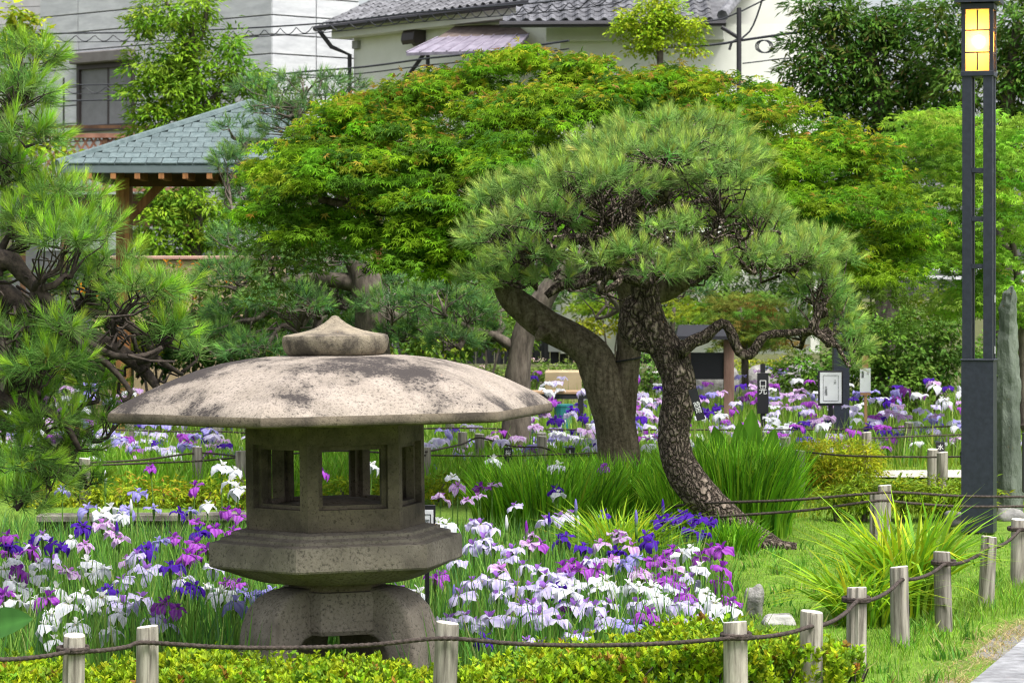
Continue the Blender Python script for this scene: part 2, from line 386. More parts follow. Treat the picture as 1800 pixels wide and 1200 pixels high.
# ------------------------------------------------------------------ ground
def bed_mask(X, Y):
    """1 inside the sunken iris bed in front, 0 on the lawn"""
    right = np.interp(Y, [10.5, 11.5, 13, 15, 16.5, 18, 20.5], [.9, .98, 1.05, 1.12, 1.15, .75, -.2])
    a = np.clip((right - X) / .16 + .5, 0, 1); b = np.clip((Y - 11.55) / .2 + .5, 0, 1)
    far = np.interp(X, [-6, -1.6, -.4, .4, 1.2], [21, 21, 19.5, 18.2, 17.2]); c = np.clip((far - Y) / .25 + .5, 0, 1)
    return a * b * c

def far_bed(X, Y):
    return np.clip((Y - 28.0) / .4, 0, 1) * np.clip((43 - Y) / .5, 0, 1)

def ground_z(X, Y):
    b = bed_mask(X, Y); z = -.36 * b - .30 * far_bed(X, Y)
    z = z + .012 * np.sin(X * 3.1 + Y * 1.7) * (1 - b)
    z = z + np.clip((Y - 44) / 14, 0, 1) * .7
    return z

def grid_sheet(name, xs, ys, zf, mat, colf=None, parent=None):
    X, Y = np.meshgrid(xs, ys); Z = zf(X, Y)
    V = np.stack([X, Y, Z], -1).reshape(-1, 3); nx = len(xs); ny = len(ys)
    i = np.arange(ny - 1)[:, None] * nx + np.arange(nx - 1)[None]; Fq = np.stack([i, i + 1, i + nx + 1, i + nx], -1).reshape(-1, 4)
    return add(name, make_mesh(name, V, Fq, mat, None if colf is None else colf(X, Y).reshape(-1, 3), True), parent)

def ground_mat():
    m = bpy.data.materials.new('ground'); t, out = nodes(m)
    a = N(t, 'ShaderNodeAttribute', attribute_name='Col'); p = N(t, 'ShaderNodeBsdfPrincipled', i={'Roughness': .95, 'Specular IOR Level': .1})
    tc = N(t, 'ShaderNodeTexCoord'); n = N(t, 'ShaderNodeTexNoise', i={'Scale': 9, 'Detail': 8, 'Roughness': .7}); t.links.new(tc.outputs['Object'], n.inputs['Vector'])
    r = ramp(t, [(.3, (.55, .55, .5)), (.7, (1.35, 1.3, 1.2))]); t.links.new(n.outputs['Fac'], r.inputs['Fac'])
    mu = N(t, 'ShaderNodeMix', data_type='RGBA', blend_type='MULTIPLY'); mu.inputs['Factor'].default_value = 1; t.links.new(a.outputs['Color'], mu.inputs['A']); t.links.new(r.outputs[0], mu.inputs['B'])
    t.links.new(mu.outputs['Result'], p.inputs['Base Color'])
    n2 = N(t, 'ShaderNodeTexNoise', i={'Scale': 60, 'Detail': 4}); t.links.new(tc.outputs['Object'], n2.inputs['Vector'])
    b = N(t, 'ShaderNodeBump', i={'Strength': .8, 'Distance': .02}); t.links.new(n2.outputs['Fac'], b.inputs['Height']); t.links.new(b.outputs[0], p.inputs['Normal'])
    t.links.new(p.outputs[0], out.inputs['Surface']); return m
M['ground'] = ground_mat()
def ground_col(X, Y):
    soil = np.array([.055, .05, .032]); turf = np.array([.12, .21, .03]); c = turf + np.zeros(X.shape + (3,))
    k = np.maximum(bed_mask(X, Y), far_bed(X, Y))[..., None]; c = c * (1 - k) + soil * k
    k2 = np.clip((Y - 42) / 2, 0, 1)[..., None]; c = c * (1 - k2) + np.array([.09, .10, .045]) * k2
    return c
gx = np.r_[np.linspace(-400, -14, 12), np.arange(-12, 12, .16), np.linspace(14, 400, 12)]
gy = np.r_[np.linspace(-60, 8, 6), np.arange(9, 46, .16), np.linspace(48, 900, 24)]
g = grid_sheet('ground', gx, gy, ground_z, M['ground'], ground_col); tag(g, kind='structure')

# ------------------------------------------------------------------ buildings behind the garden
def wall_frame(a, b):
    """unit vectors along a wall from plan point a to b, its outward normal (towards camera) and length"""
    a = np.array(a[:2], float); b = np.array(b[:2], float); L = np.linalg.norm(b - a); u = (b - a) / L
    n = np.array([u[1], -u[0]])
    return a, u, n, L

def wall_box(mb, fr, s0, s1, z0, z1, out0, out1, bev=0.0):
    a, u, n, L = fr
    c = a + u * (s0 + s1) / 2 + n * (out0 + out1) / 2
    rot = Matrix(((u[0], -n[0], 0), (u[1], -n[1], 0), (0, 0, 1)))
    mb.box((c[0], c[1], (z0 + z1) / 2), (s1 - s0, abs(out1 - out0), z1 - z0), rot, bev)
    return mb

# left apartment block with pale panels
Z0 = .7
apt = empty('panel_building', P(480, HY, 52)[:2].tolist() + [Z0], 'pale grey panel clad building with a shuttered window behind the green gazebo', 'building')
pa, pb, pc = P(70, 0, 56.2), P(478, 0, 52.0), P(632, 0, 53.2)
fA, fB = wall_frame(pa, pb), wall_frame(pb, pc)
ZT = 8.6
mb = MB()
for fr in (fA, fB): wall_box(mb, fr, 0, fr[3], Z0, ZT, -.30, -.03)
mb.build('wall', M['joint'], apt)
def on_wall(fr, x):                     # distance along the wall where photo column x meets it
    a, u, n, L = fr; k = (x - 900) / F
    return (k * a[1] - a[0]) / (u[0] - k * u[1])
cols_A = [0, on_wall(fA, 137), on_wall(fA, 237), on_wall(fA, 366), fA[3]]
cols_B = [0, on_wall(fB, 556), fB[3]]
rowh = .355
wz0, wz1 = 1.6 + (520 - 224) * 54.9 / F, 1.6 + (520 - 92) * 54.9 / F
for fr, cols in ((fA, cols_A), (fB, cols_B)):
    for ci in range(len(cols) - 1):
        for ri in range(int((ZT - Z0) / rowh)):
            z0 = Z0 + ri * rowh; z1 = z0 + rowh
            if z1 < 2.6 : continue
            if fr is fA and ci == 1 and z1 > wz0 + .02 and z0 < wz1 - .02:
                if z0 < wz0: z1 = wz0
                elif z1 > wz1: z0 = wz1
                else: continue
            if z1 - z0 < .06: continue
            m1 = MB(); wall_box(m1, fr, cols[ci] + .012, cols[ci + 1] - .012, z0 + .013, z1 - .013, -.03, 0, .004); m1.build('wall_panel', M['panel'], apt)
s0, s1 = cols_A[1], cols_A[2]
wn = wall_box(MB(), fA, s0 + .01, s1 - .01, wz0, wz1, -.20, -.16).build('window', M['brown_metal'], apt)
m1 = MB()
for (q0, q1, h0, h1) in ((s0, s0 + .07, wz0, wz1 - .2), (s1 - .07, s1, wz0, wz1 - .2), (s0 + .07, s1 - .07, wz1 - .30, wz1 - .2), (s0 + .07, s1 - .07, wz0, wz0 + .06)):
    wall_box(m1, fA, q0, q1, h0, h1, -.17, .04)
sm = s0 + (s1 - s0) * .52
wall_box(m1, fA, sm - .025, sm + .025, wz0 + .06, wz1 - .3, -.13, -.02)
m1.build('window_frame', M['brown_metal'], wn)
wall_box(MB(), fA, s0 + .07, sm - .025, wz0 + .06, wz1 - .3, -.13, -.10).build('pane', M['pane_curtain'], wn)
wall_box(MB(), fA, sm + .025, s1 - .07, wz0 + .06, wz1 - .3, -.15, -.12).build('pane', M['pane_dark'], wn)
wall_box(MB(), fA, s0 - .03, s1 + .03, wz1 - .2, wz1 + .02, -.05, .20, .02).build('shutter_box', surf('shutter', (.14, .125, .12), (.18, .165, .16), scale=4, rough=.6, bump=.1), wn)
wall_box(MB(), fA, s0 - .05, s1 + .05, wz0 - .07, wz0, -.04, .09, .01).build('sill', M['brown_metal'], wn)
# recessed neighbour with finer siding at far left
nb = empty('siding_building', P(20, HY, 58)[:2].tolist() + [Z0], 'grey building with narrow horizontal siding at the top left corner', 'building')
q0, q1 = P(-160, 0, 58.5), P(92, 0, 57.2); fC = wall_frame(q0, q1)
wall_box(MB(), fC, 0, fC[3], Z0, ZT, -.3, -.02).build('wall', M['joint'], nb)
for k in range(int((ZT - 4.2) / .17)):
    z = 4.2 + k * .17
    wall_box(MB(), fC, 0, fC[3], z + .006, z + .164, -.02, .0).build('siding_board', M['siding'], nb)
hw = on_wall(fC, 50)
wn2 = wall_box(MB(), fC, hw, fC[3] - .02, 1.6 + (520 - 95) * 57.5 / F, 1.6 + (520 - 60) * 57.5 / F, -.01, .06).build('window_hood', M['brown_metal'], nb)

# white plastered house with tiled roofs
def pantile(w, l):
    V, Fc = [], []
    prof = [(0, .0), (.14, -.012), (.30, -.016), (.46, -.004), (.60, .022), (.74, .036), (.88, .026), (1.0, .004)]
    for yy, dz in ((0, .018), (1, 0)):
        for u, z in prof: V.append(((u - .5) * w, yy * l, z + dz))
    for u, z in prof: V.append(((u - .5) * w, .004, z - .010))
    k = len(prof)
    for i in range(k - 1):
        Fc.append((i, i + 1, k + i + 1, k + i)); Fc.append((2 * k + i, 2 * k + i + 1, i + 1, i))
    return np.array(V), np.array(Fc)
tv, tf = pantile(.205, .30); TILE = make_mesh('roof_tile', tv, tf, M['tile'], smooth=False)

def tile_slope(parent, a, b, z_e, pitch, rows, inward, clipL=None, exposure=.215, tw=.2, z_e2=None):
    """pantiles laid from eave line a->b (plan points) up the slope"""
    a = np.array(a[:2]); b = np.array(b[:2]); L = np.linalg.norm(b - a); u = (b - a) / L; n = np.array(inward)
    if z_e2 is None: z_e2 = z_e
    nt_ = int(L / tw)
    for r in range(rows):
        for c in range(nt_):
            s = (c + .5) * tw; run = r * exposure * math.cos(pitch); rise = r * exposure * math.sin(pitch)
            if clipL is not None and s < clipL * run: continue
            p = a + u * s + n * run; z = z_e + rise + .03
            o = add('roof_tile', TILE, parent)
            y = Vector((n[0] * math.cos(pitch), n[1] * math.cos(pitch), math.sin(pitch))); x = Vector((u[0], u[1], 0)); zz = x.cross(y)
            if zz.z < 0: x = -x; zz = -zz
            m = Matrix((x, y, zz)).transposed().to_4x4()
            m.translation = Vector((p[0], p[1], z + random.uniform(-.004, .004))) - Vector(parent.parent.location) - Vector(parent.location)
            o.matrix_local = m

house = empty('plaster_house', P(800, HY, 48)[:2].tolist() + [Z0], 'white plastered house with grey tiled roofs above the maple crown', 'house')
e0, e1 = P(622, 0, 50.0), P(1000, 0, 45.6); fH = wall_frame(e0, e1)
ze = 1.6 + (520 - 52) * 50.0 / F        # eave height of the rear wing, 6.28
wall_box(MB(), fH, 0, fH[3] + .3, Z0, ze + .05, -.25, 0).build('wall', M['plaster'], house)
wall_box(MB(), fH, -.25, fH[3] + .3, ze - .16, ze + .02, .003, .30).build('eave_band', M['plaster_band'], house)
a2 = fH[0] - fH[1] * .45 + fH[2] * .42; b2 = fH[0] + fH[1] * (fH[3] + .2) + fH[2] * .42
pitch = R(24)
def roof_deck(parent, a, b, n, z, depth, pitch, mat, name='roof_deck', drop=.0):
    a = np.array(a); b = np.array(b); n = np.array(n); up = math.tan(pitch)
    V = [(*a, z), (*b, z), (*(b + n * depth), z + depth * up), (*(a + n * depth), z + depth * up)]
    V += [(x, y, zz - .05) for x, y, zz in V]
    return MB().raw(V, [(0, 1, 2, 3), (7, 6, 5, 4), (0, 4, 5, 1), (1, 5, 6, 2), (2, 6, 7, 3), (3, 7, 4, 0)]).build(name, mat, parent)
rf = roof_deck(house, a2, b2, -fH[2], ze + .04, 4.0, pitch, M['tile'], name='roof')
tile_slope(rf, a2, b2, ze + .045, pitch, 6, -fH[2])
# gutter, corner tile and downpipe
gpts = [np.r_[a2 + fH[2] * .06 - fH[1] * .05, ze + .02], np.r_[b2 + fH[2] * .06, ze + .02]]
V, ps = tube(gpts, [.05, .05], 8); part('gutter', V, ps, M['gutter'], house)
V, ps = merge([tube([np.r_[a2 + fH[2] * .02, ze], np.r_[a2 + fH[1] * .15 - fH[2] * .15, ze - .3], np.r_[fH[0] + fH[1] * -.03 + fH[2] * .07, ze - .45], np.r_[fH[0] + fH[1] * -.03 + fH[2] * .07, 3.0]], [.04] * 4, 8)])
part('downpipe', V, ps, M['gutter'], house)
wall_box(MB(), fH, .05, .2, 1.6 + (520 - 87) * 50 / F, 1.6 + (520 - 73) * 50 / F, .0, .08).build('meter_box', plain('meter', (.28, .28, .27)), house)
# vent hood
sv = on_wall(fH, 738); dv = (fH[0] + fH[1] * sv)[1]
zv = 1.6 + (520 - 66) * dv / F
hood = MB(); k = 7; a_, u_, n_, L_ = fH
prof = [(0, .15), (.10, .16), (.20, .13), (.26, .06), (.28, -.06), (.24, -.13), (.05, -.10), (0, -.14)]
for s_ in (sv - .17, sv + .17):
    for o_, z_ in prof: q = a_ + u_ * s_ + n_ * o_; hood.v.append((q[0], q[1], zv + z_))
m_ = len(prof); hood.f = [tuple(range(m_ - 1, -1, -1)), tuple(range(m_, 2 * m_))] + [(i, (i + 1) % m_, m_ + (i + 1) % m_, m_ + i) for i in range(m_)]
hood.build('vent_hood', M['brown_metal'], house)
# front wing with its own roof
w0, w1 = P(985, 0, 44.4), P(1425, 0, 44.0); fW = wall_frame(w0, w1); zw = 1.6 + (520 - 47) * 44 / F
wall_box(MB(), fW, 0, fW[3], Z0, zw + .05, -.25, 0).build('wall', M['plaster'], house)
wall_box(MB(), fW, -.2, 2.55, zw - .2, zw, .003, .25).build('eave_band', M['plaster_band'], house)
a3 = np.array(P(884, 0, 43.5)[:2]); b3 = np.array(P(1270, 0, 43.3)[:2]); n3 = np.array([.0, 1.0])
V3 = [(a3[0], a3[1], zw), (b3[0], b3[1], zw), (b3[0] + .9, b3[1] + 3, zw + 3 * math.tan(pitch)), (a3[0] + 3 * .62, a3[1] + 3, zw + 3 * math.tan(pitch))]
V3 += [(x, y, z - .05) for x, y, z in V3]
rf2 = MB().raw(V3, [(0, 1, 2, 3), (7, 6, 5, 4), (0, 4, 5, 1), (1, 5, 6, 2), (2, 6, 7, 3), (3, 7, 4, 0)]).build('roof', M['tile'], house)
tile_slope(rf2, a3, b3, zw + .005, pitch, 7, n3, clipL=.62)
V, ps = tube([np.r_[a3 + [-.05, -.06], zw - .02], np.r_[b3 + [.05, -.06], zw - .02]], [.05, .05], 8); part('gutter', V, ps, M['gutter'], house)
V, ps = tube([np.r_[b3, zw + .1], np.r_[b3 + [.95, 2.6], zw + 1.3]], [.09, .09], 8); part('ridge', V, ps, M['tile'], house)
# upper right wall that rises beside that roof
fU = wall_frame(P(1255, 0, 45.2), P(1440, 0, 45.0))
wall_box(MB(), fU, 0, fU[3], Z0, 8.6, -.25, 0).build('wall', M['plaster'], house)
su = on_wall(fU, 1375); zz_ = 1.6 + (520 - 103) * 45.1 / F
w3 = wall_box(MB(), fU, su, su + .2, zz_ - .12, zz_ + .1, -.02, .06).build('window', M['brown_metal'], house)
# metal awning with posts
aw = empty('metal_awning', P(800, 150, 46.3), 'violet grey metal awning on dark posts against the white house wall', 'awning')
A0, A1 = P(714, 93, 46.2), P(905, 88, 45.0); B0, B1 = P(770, 66, 47.0), P(930, 60, 45.9); D0, D1 = P(800, 46, 47.6), P(905, 42, 46.8)
V = [A0, A1, B1, B0]; V2 = [v - np.array([0, 0, .05]) for v in V]
MB().raw(V + V2, [(0, 1, 2, 3), (7, 6, 5, 4), (0, 4, 5, 1), (1, 5, 6, 2), (2, 6, 7, 3), (3, 7, 4, 0)]).build('metal_sheet', M['awning'], aw)
Vs = [B0, B1, D1, D0]; V2 = [v - np.array([0, 0, .04]) for v in Vs]
MB().raw(Vs + V2, [(0, 1, 2, 3), (7, 6, 5, 4), (0, 4, 5, 1), (1, 5, 6, 2), (2, 6, 7, 3), (3, 7, 4, 0)]).build('upper_sheet', surf('old_sheet', (.10, .075, .065), (.19, .15, .13), scale=6, rough=.8), aw)
for i in range(9):
    f_ = i / 8; p0 = A0 + (A1 - A0) * f_ + [0, 0, .012]; p1 = B0 + (B1 - B0) * f_ + [0, 0, .012]
    V, ps = tube([p0, p1], [.012, .012], 5); part('seam', V, ps, M['awning'], aw)
for q0, q1 in ((P(752, 94, 46.2), P(752, 300, 46.2)), (P(746, 94, 46.6), P(706, 150, 46.9))):
    V, ps = tube([q0, q1], [.035, .035], 6); part('post', V, ps, M['gutter'], aw)

# ------------------------------------------------------------------ overhead cables
def cable(label, pts, d, r=.014, hanger=False, grp='overhead cables'):
    pts = [P(x, y, dd) for (x, y), dd in zip(pts, d if isinstance(d, (list, tuple)) else [d] * len(pts))]
    parts = [tube(pts, [r] * len(pts), 5, step=.5)]
    if hanger:
        main, _ = resample(pts, [r] * len(pts), .04); s = np.cumsum(np.r_[0, np.linalg.norm(np.diff(main, axis=0), axis=1)])
        q = main.copy(); q[:, 2] -= .03 + .11 * np.abs(np.sin(s * np.pi / .36)); parts.append(tube(q, np.full(len(q), r * .55), 4))
        q2 = main.copy(); q2[:, 2] -= .15; parts.append(tube(q2[::8], np.full(len(q2[::8]), r * .5), 4))
    V, ps = merge(parts); o = part('cable', V, ps, M['cable']); tag(o, label, 'cable', grp); return o
cable('overhead cable with looped hanger wire crossing the top of the panel building', [(-60, 66), (60, 60), (300, 56), (560, 42), (720, 24), (960, 4), (1100, -14)], [50, 49, 48, 46, 45, 42, 41], hanger=True)
cable('upper of two cables crossing the shuttered window', [(112, 150), (180, 149), (250, 148), (360, 142)], 48, .012, True)
cable('lower dark cable crossing the shuttered window', [(112, 178), (180, 176), (260, 176), (360, 172)], 48, .014)
cable('upper cable running from the green tree to the awning', [(440, 145), (500, 130), (640, 118), (760, 102), (860, 92), (1000, 72)], [48, 46, 44, 42, 41, 40], .016)
cable('lower thin cable below the one running to the awning', [(440, 150), (500, 141), (640, 129), (760, 114), (880, 103), (1000, 86)], [48, 46, 44, 42, 41, 40], .010)
cable('thick cable sloping up beside the utility post on the white wall', [(1100, 86), (1245, 80), (1300, 72), (1410, 56), (1600, 30)], 41, .020)
cable('cable dropping steeply across the tiled roof to the utility post', [(1346, -20), (1330, 30), (1318, 55), (1303, 68)], 41, .014)
cable('thin cable descending from the top right across the white wall', [(1190, 42), (1270, 34), (1340, 2), (1420, -30)], 41, .012)
cable('slack lower cable on the white wall near the dark trees', [(1305, 112), (1340, 108), (1370, 104), (1450, 98)], 41, .010)
up = empty('utility_post', P(1299, 240, 41), 'thin dark utility post with a crossarm against the white wall', 'post')
V, ps = tube([P(1299, 240, 41), P(1299, 14, 41)], [.04, .035], 8); part('pole', V, ps, M['gutter'], up)
V, ps = tube([P(1268, 48, 41), P(1300, 68, 41), P(1306, 70, 41)], [.028] * 3, 6); part('crossarm', V, ps, M['gutter'], up)
V, ps = tube([P(1282, 88, 41), P(1286, 75, 41), P(1300, 68, 41)], [.02] * 3, 6); part('bracket', V, ps, M['gutter'], up)
# coiled spare cable
th = np.linspace(0, 6 * np.pi, 60); cc = P(1340, 82, 40.8)
q = np.stack([cc[0] + .11 * np.cos(th) + .02 * th / 6, np.full(60, cc[1]), cc[2] + .09 * np.sin(th)], -1)
V, ps = tube(q, np.full(60, .008), 4); tag(part('cable_coil', V, ps, M['cable']), 'coil of spare cable hanging below the thick cable on the white wall', 'cable')
gp = empty('guard_post', P(112, 300, 48), 'slim dark upright carrying two cables left of the shuttered window', 'post')
V, ps = tube([P(112, 300, 48), P(112, 137, 48)], [.02, .02], 6); part('pole', V, ps, M['gutter'], gp)

# ------------------------------------------------------------------ lattice fence behind the gazebo
lf = empty('lattice_fence', P(120, 400, 45), 'reddish brown diamond lattice fence behind the gazebo below the window', 'fence')
dL = 45.0
LX0, LX1 = P(40, 0, dL)[0], P(330, 0, dL)[0]; LZ0, LZ1 = P(0, 330, dL)[2], P(0, 242, dL)[2]
def lattice_slats():
    step = .13; H = LZ1 - LZ0
    for sgn, yo in ((1, 0), (-1, .016)):
        x = LX0 - H * .62
        while x < LX1 + H * .62:
            x0, x1 = (x, x + H * .62) if sgn > 0 else (x + H * .62, x)
            if min(x0, x1) > LX0 and max(x0, x1) < LX1:
                dx = x1 - x0; ang = math.atan2(dx, H); c = ((x0 + x1) / 2, dL + yo, (LZ0 + LZ1) / 2)
                MB().box(c, (.035, .012, math.hypot(dx, H)), Matrix.Rotation(ang, 3, 'Y')).build('slat', M['lattice'], lf)
            x += step
lattice_slats()
for z_, h_ in ((LZ1 + .03, .07), (LZ0 - .03, .07)):
    MB().box(((LX0 + LX1) / 2, dL - .01, z_), (LX1 - LX0, .07, h_)).build('rail', M['lattice'], lf)
MB().box(((LX0 + LX1) / 2, dL + .2, LZ0 - .35), (LX1 - LX0, .1, .5)).build('skirt_board', M['cedar_dark'], lf)
for i in range(5):
    MB().box((LX0 + (LX1 - LX0) * i / 4, dL + .01, (LZ0 + LZ1) / 2 - .9), (.08, .08, LZ1 - LZ0 + 1.9)).build('post', M['cedar_dark'], lf)
MB().box(((LX0 + LX1) / 2, dL - .01, LZ1 + .17), (LX1 - LX0, .05, .05)).build('handrail', M['cedar_dark'], lf)

# ------------------------------------------------------------------ gazebo
gz = empty('gazebo', (*P(440, HY, 33)[:2], .0), 'wooden garden gazebo with a green grey shingled hip roof', 'gazebo')
gcx, gcy = P(440, 0, 33)[0], 33.0
hwid = gcx - P(100, 0, 31)[0]; gze = P(0, 290, 31)[2]; gza = P(0, 186, 33.1)[2]
ex = hwid; ey = 2.0
cor = [(gcx - ex, gcy - ey, gze), (gcx + ex, gcy - ey, gze), (gcx + ex, gcy + ey, gze), (gcx - ex, gcy + ey, gze)]
ap = (gcx, gcy, gza)
rdeck = MB().raw(cor + [ap] + [(x, y, z - .06) for x, y, z in cor], [(0, 1, 4), (1, 2, 4), (2, 3, 4), (3, 0, 4), (0, 5, 6, 1), (1, 6, 7, 2), (2, 7, 8, 3), (3, 8, 5, 0), (8, 7, 6, 5)]).build('roof', M['shingle'], gz)
sv_, sf_ = MB().box((0, 0, .006), (.205, .155, .012)).v, None
SH = {}
rows = 12
for r in range(rows):
    t0 = r / rows; t1 = (r + 1) / rows
    y = gcy - ey + ey * t0; z = gze + (gza - gze) * t0; half = ex * (1 - (t0 + t1) / 2) - .04
    slope = math.atan2(gza - gze, ey); wd = .17; ln = ey / rows / math.cos(slope) * 1.12
    x = -half + (.5 if r % 2 else 0) * wd * .6
    x = -half
    first = wd * (.5 if r % 2 else 1.0)
    while x < half - .02:
        ww = min(first, half - x); first = wd
        key = round(ww, 3), 0
        if key not in SH: 
            b = MB().box((0, 0, 0), (ww - .009, ln, .018)); SH[key] = make_mesh('shingle', np.array(b.v), np.array(b.f), M['shingle'])
        o = add('shingle', SH[key], rdeck)
        m = Matrix.Rotation(slope - .03, 4, 'X'); m.translation = Vector((gcx + x + ww / 2, y + ln * .45 * math.cos(slope), z + ln * .45 * math.sin(slope) + .014 + random.uniform(0, .004))) - Vector(gz.location)
        o.matrix_local = m
        x += ww
for c_ in cor[:2]:
    V, ps = tube([np.array(c_) + [0, 0, .02], np.array(ap) + [0, 0, .03]], [.045, .045], 6); part('hip_cap', V, ps, M['shingle'], gz)
MB().box((gcx, gcy - ey + .02, gze - .05), (2 * ex, .05, .07)).build('fascia', plain('fascia', (.10, .13, .135), .6), gz)
for i in range(13):
    MB().box((gcx - ex + .35 + i * (2 * ex - .7) / 12, gcy - ey + .35, gze - .10), (.06, .7, .10)).build('rafter', M['cedar'], gz)
MB().box((gcx, gcy - ey + .95, gze - .12), (2 * ex - 1.0, .12, .16)).build('beam', M['cedar_dark'], gz)
for px_, yy_ in ((217, -1.05), (660, -1.05), (221, 1.1), (640, 1.1)):
    X = P(px_, 0, 33 + yy_)[0]
    MB().box((X, gcy + yy_, (gze - .1) / 2), (.15, .15, gze - .1), None, .01).build('post', M['cedar'], gz)
    if yy_ < 0:
        sg = 1 if px_ < 440 else -1
        p0 = np.array([X, gcy + yy_, gze - .62]); p1 = np.array([X + sg * .45, gcy + yy_, gze - .15])
        MB().box((p0 + p1) / 2, (.09, .09, .66), Matrix.Rotation(sg * math.atan2(.45, .47), 3, 'Y')).build('brace', M['cedar'], gz)

# ------------------------------------------------------------------ board fence, notice board, bench, walls at the back of the garden
bf = empty('board_fence', P(1040, 660, 46), 'dark charcoal board fence behind the shrubs at the back of the garden', 'fence')
dF = 46.0
x = P(600, 0, dF)[0]; xe = P(1260, 0, dF)[0]; zt = P(0, 548, dF)[2]
while x < xe:
    MB().box((x, dF, (zt + .5) / 2 + .0), (.142, .02, zt - .5 + random.uniform(-.01, .01)), None, .004).build('board', M['board'], bf); x += .15
for z_ in (.75, zt - .12): MB().box(((P(600, 0, dF)[0] + xe) / 2, dF + .03, z_), (xe - P(600, 0, dF)[0], .04, .09)).build('rail', M['board'], bf)
bf2 = empty('pale_fence', P(1150, 600, 50), 'weathered grey horizontal plank fence behind the dark board fence', 'fence')
for k in range(5):
    MB().box((P(1130, 0, 50)[0], 50, P(0, 560 - k * 14, 50)[2]), (4.6, .03, .13), None, .004).build('plank', surf('grey_plank%d' % k, (.16, .155, .145), (.28, .27, .25), scale=5, rough=.9, stretch=(.5, 5, 5)), bf2)
nbd = empty('notice_board', (*P(1240, 0, 34)[:2], 0), 'roofed black notice board on reddish brown posts behind the pine trunk', 'notice board')
dN = 34.0
for px_ in (1205, 1281):
    a_ = P(px_, 0, dN)[0]; MB().box((a_, dN, P(0, 597, dN)[2] / 2), (.12, .1, P(0, 597, dN)[2]), None, .006).build('post', M['brown_post'], nbd)
MB().box((P(1243, 0, dN)[0], dN + .02, P(0, 643, dN)[2]), (.40, .06, .32)).build('board', M['black'], nbd)
xr0, xr1 = P(1186, 0, dN)[0], P(1294, 0, dN)[0]; zr = P(0, 590, dN)[2]
MB().raw([(xr0, dN - .35, zr), (xr1, dN - .35, zr), (xr1 - .05, dN + .05, zr + .13), (xr0 + .05, dN + .05, zr + .13), (xr0, dN + .4, zr), (xr1, dN + .4, zr)] + [(xr0, dN - .35, zr - .04), (xr1, dN - .35, zr - .04), (xr1, dN + .4, zr - .04), (xr0, dN + .4, zr - .04)],
         [(0, 1, 2, 3), (3, 2, 5, 4), (6, 7, 1, 0), (1, 7, 8, 5, 2), (4, 5, 8, 9), (0, 3, 4, 9, 6), (9, 8, 7, 6)]).build('roof', M['black'], nbd)
bn = empty('garden_bench', (*P(980, 0, 33)[:2], 0), 'low bench with a pale wooden seat beyond the lantern roof', 'bench')
zs = P(0, 686, 33)[2]; xa, xb = P(905, 0, 33)[0], P(1042, 0, 33)[0]
for k in range(3): MB().box(((xa + xb) / 2, 32.9 + k * .13, zs - .02), (xb - xa, .12, .035), None, .005).build('slat', M['bench_wood'], bn)
MB().box(((xa + xb) / 2, 33, zs - .07), (xb - xa - .1, .3, .05)).build('frame', M['black'], bn)
for xx in (xa + .14, xb - .14): MB().box((xx, 33, (zs - .09) / 2 - .1), (.06, .3, zs - .09 + .2)).build('leg', M['black'], bn)
V, ps = tube([P(990, 724, 32.6) + [0, 0, -.28], P(990, 712, 32.6) + [0, 0, -.26], P(990, 712, 32.6)], [.08, .09, .11], 12)
bk = empty('water_bucket', P(990, 724, 32.6) + [0, 0, -.28], 'small teal bucket on the ground below the bench', 'bucket')
part('bucket_body', V, ps, M['teal'], bk); V, ps = tube([P(990, 712, 32.6) + [0, 0, -.01], P(990, 712, 32.6) + [0, 0, .012]], [.116, .116], 12); part('rim', V, ps, M['teal'], bk)
MB().box((P(990, 0, 41)[0], 41, .2), (P(1022, 0, 41)[0] - P(958, 0, 41)[0], .2, .66), None, .03).build('earth_wall', M['sand_wall'])
tag(bpy.data.objects['earth_wall'], 'sandy coloured low wall behind the bench', 'wall')

def rock(name, label, c, size, mat, seed, group=None):
    r_ = np.random.default_rng(seed)
    nlat, nlon = 14, 20; V = []
    ph = r_.random(8) * 6.28
    for i in range(nlat + 1):
        a = math.pi * i / nlat
        for j in range(nlon):
            b = 2 * math.pi * j / nlon; d = np.array([math.sin(a) * math.cos(b), math.sin(a) * math.sin(b), math.cos(a)])
            k = 1 + .14 * math.sin(2.3 * d[0] * 2 + ph[0]) + .11 * math.sin(3.1 * d[1] * 2 + ph[1]) + .10 * math.sin(4 * d[2] + ph[2]) + .018 * r_.normal() * math.sin(a)
            d = np.sign(d) * np.abs(d) ** .88
            V.append(np.array(c) + d * k * np.array(size))
    Fq = [(i * nlon + j, (i + 1) * nlon + j, (i + 1) * nlon + (j + 1) % nlon, i * nlon + (j + 1) % nlon) for i in range(nlat) for j in range(nlon)]
    o = part(name, np.array(V), np.array(Fq), mat, smooth=True); tag(o, label, 'rock', group); return o
rock('boulder', 'grey boulder behind the irises right of the pine trunk', P(1250, 680, 40), (.33, .25, .42), M['rock'], 1)
rock('boulder', 'brownish boulder behind the irises beside the black stake sign', P(1335, 690, 41), (.30, .25, .32), M['rock'], 2)
rock('boulder', 'dark boulder behind the framed white sign', P(1405, 685, 41), (.36, .25, .34), M['rock'], 3)
rock('garden_stone', 'upright grey stone on the lawn beside the white irises', PZ(1327, 1078, .0) + [0, 0, .06], (.045, .05, .085), M['rock'], 4)
rock('garden_stone', 'flat pale stone on the lawn left of the leaning log posts', PZ(1370, 1098, .0) + [0, 0, .02], (.075, .07, .035), surf('pale_rock', (.30, .29, .27), (.55, .53, .5), scale=12, bump=.6, rough=.9), 5)
rock('garden_stone', 'grey stone at the foot of the tall stone slab', P(1772, 908, 20.2), (.10, .1, .07), M['rock'], 6)
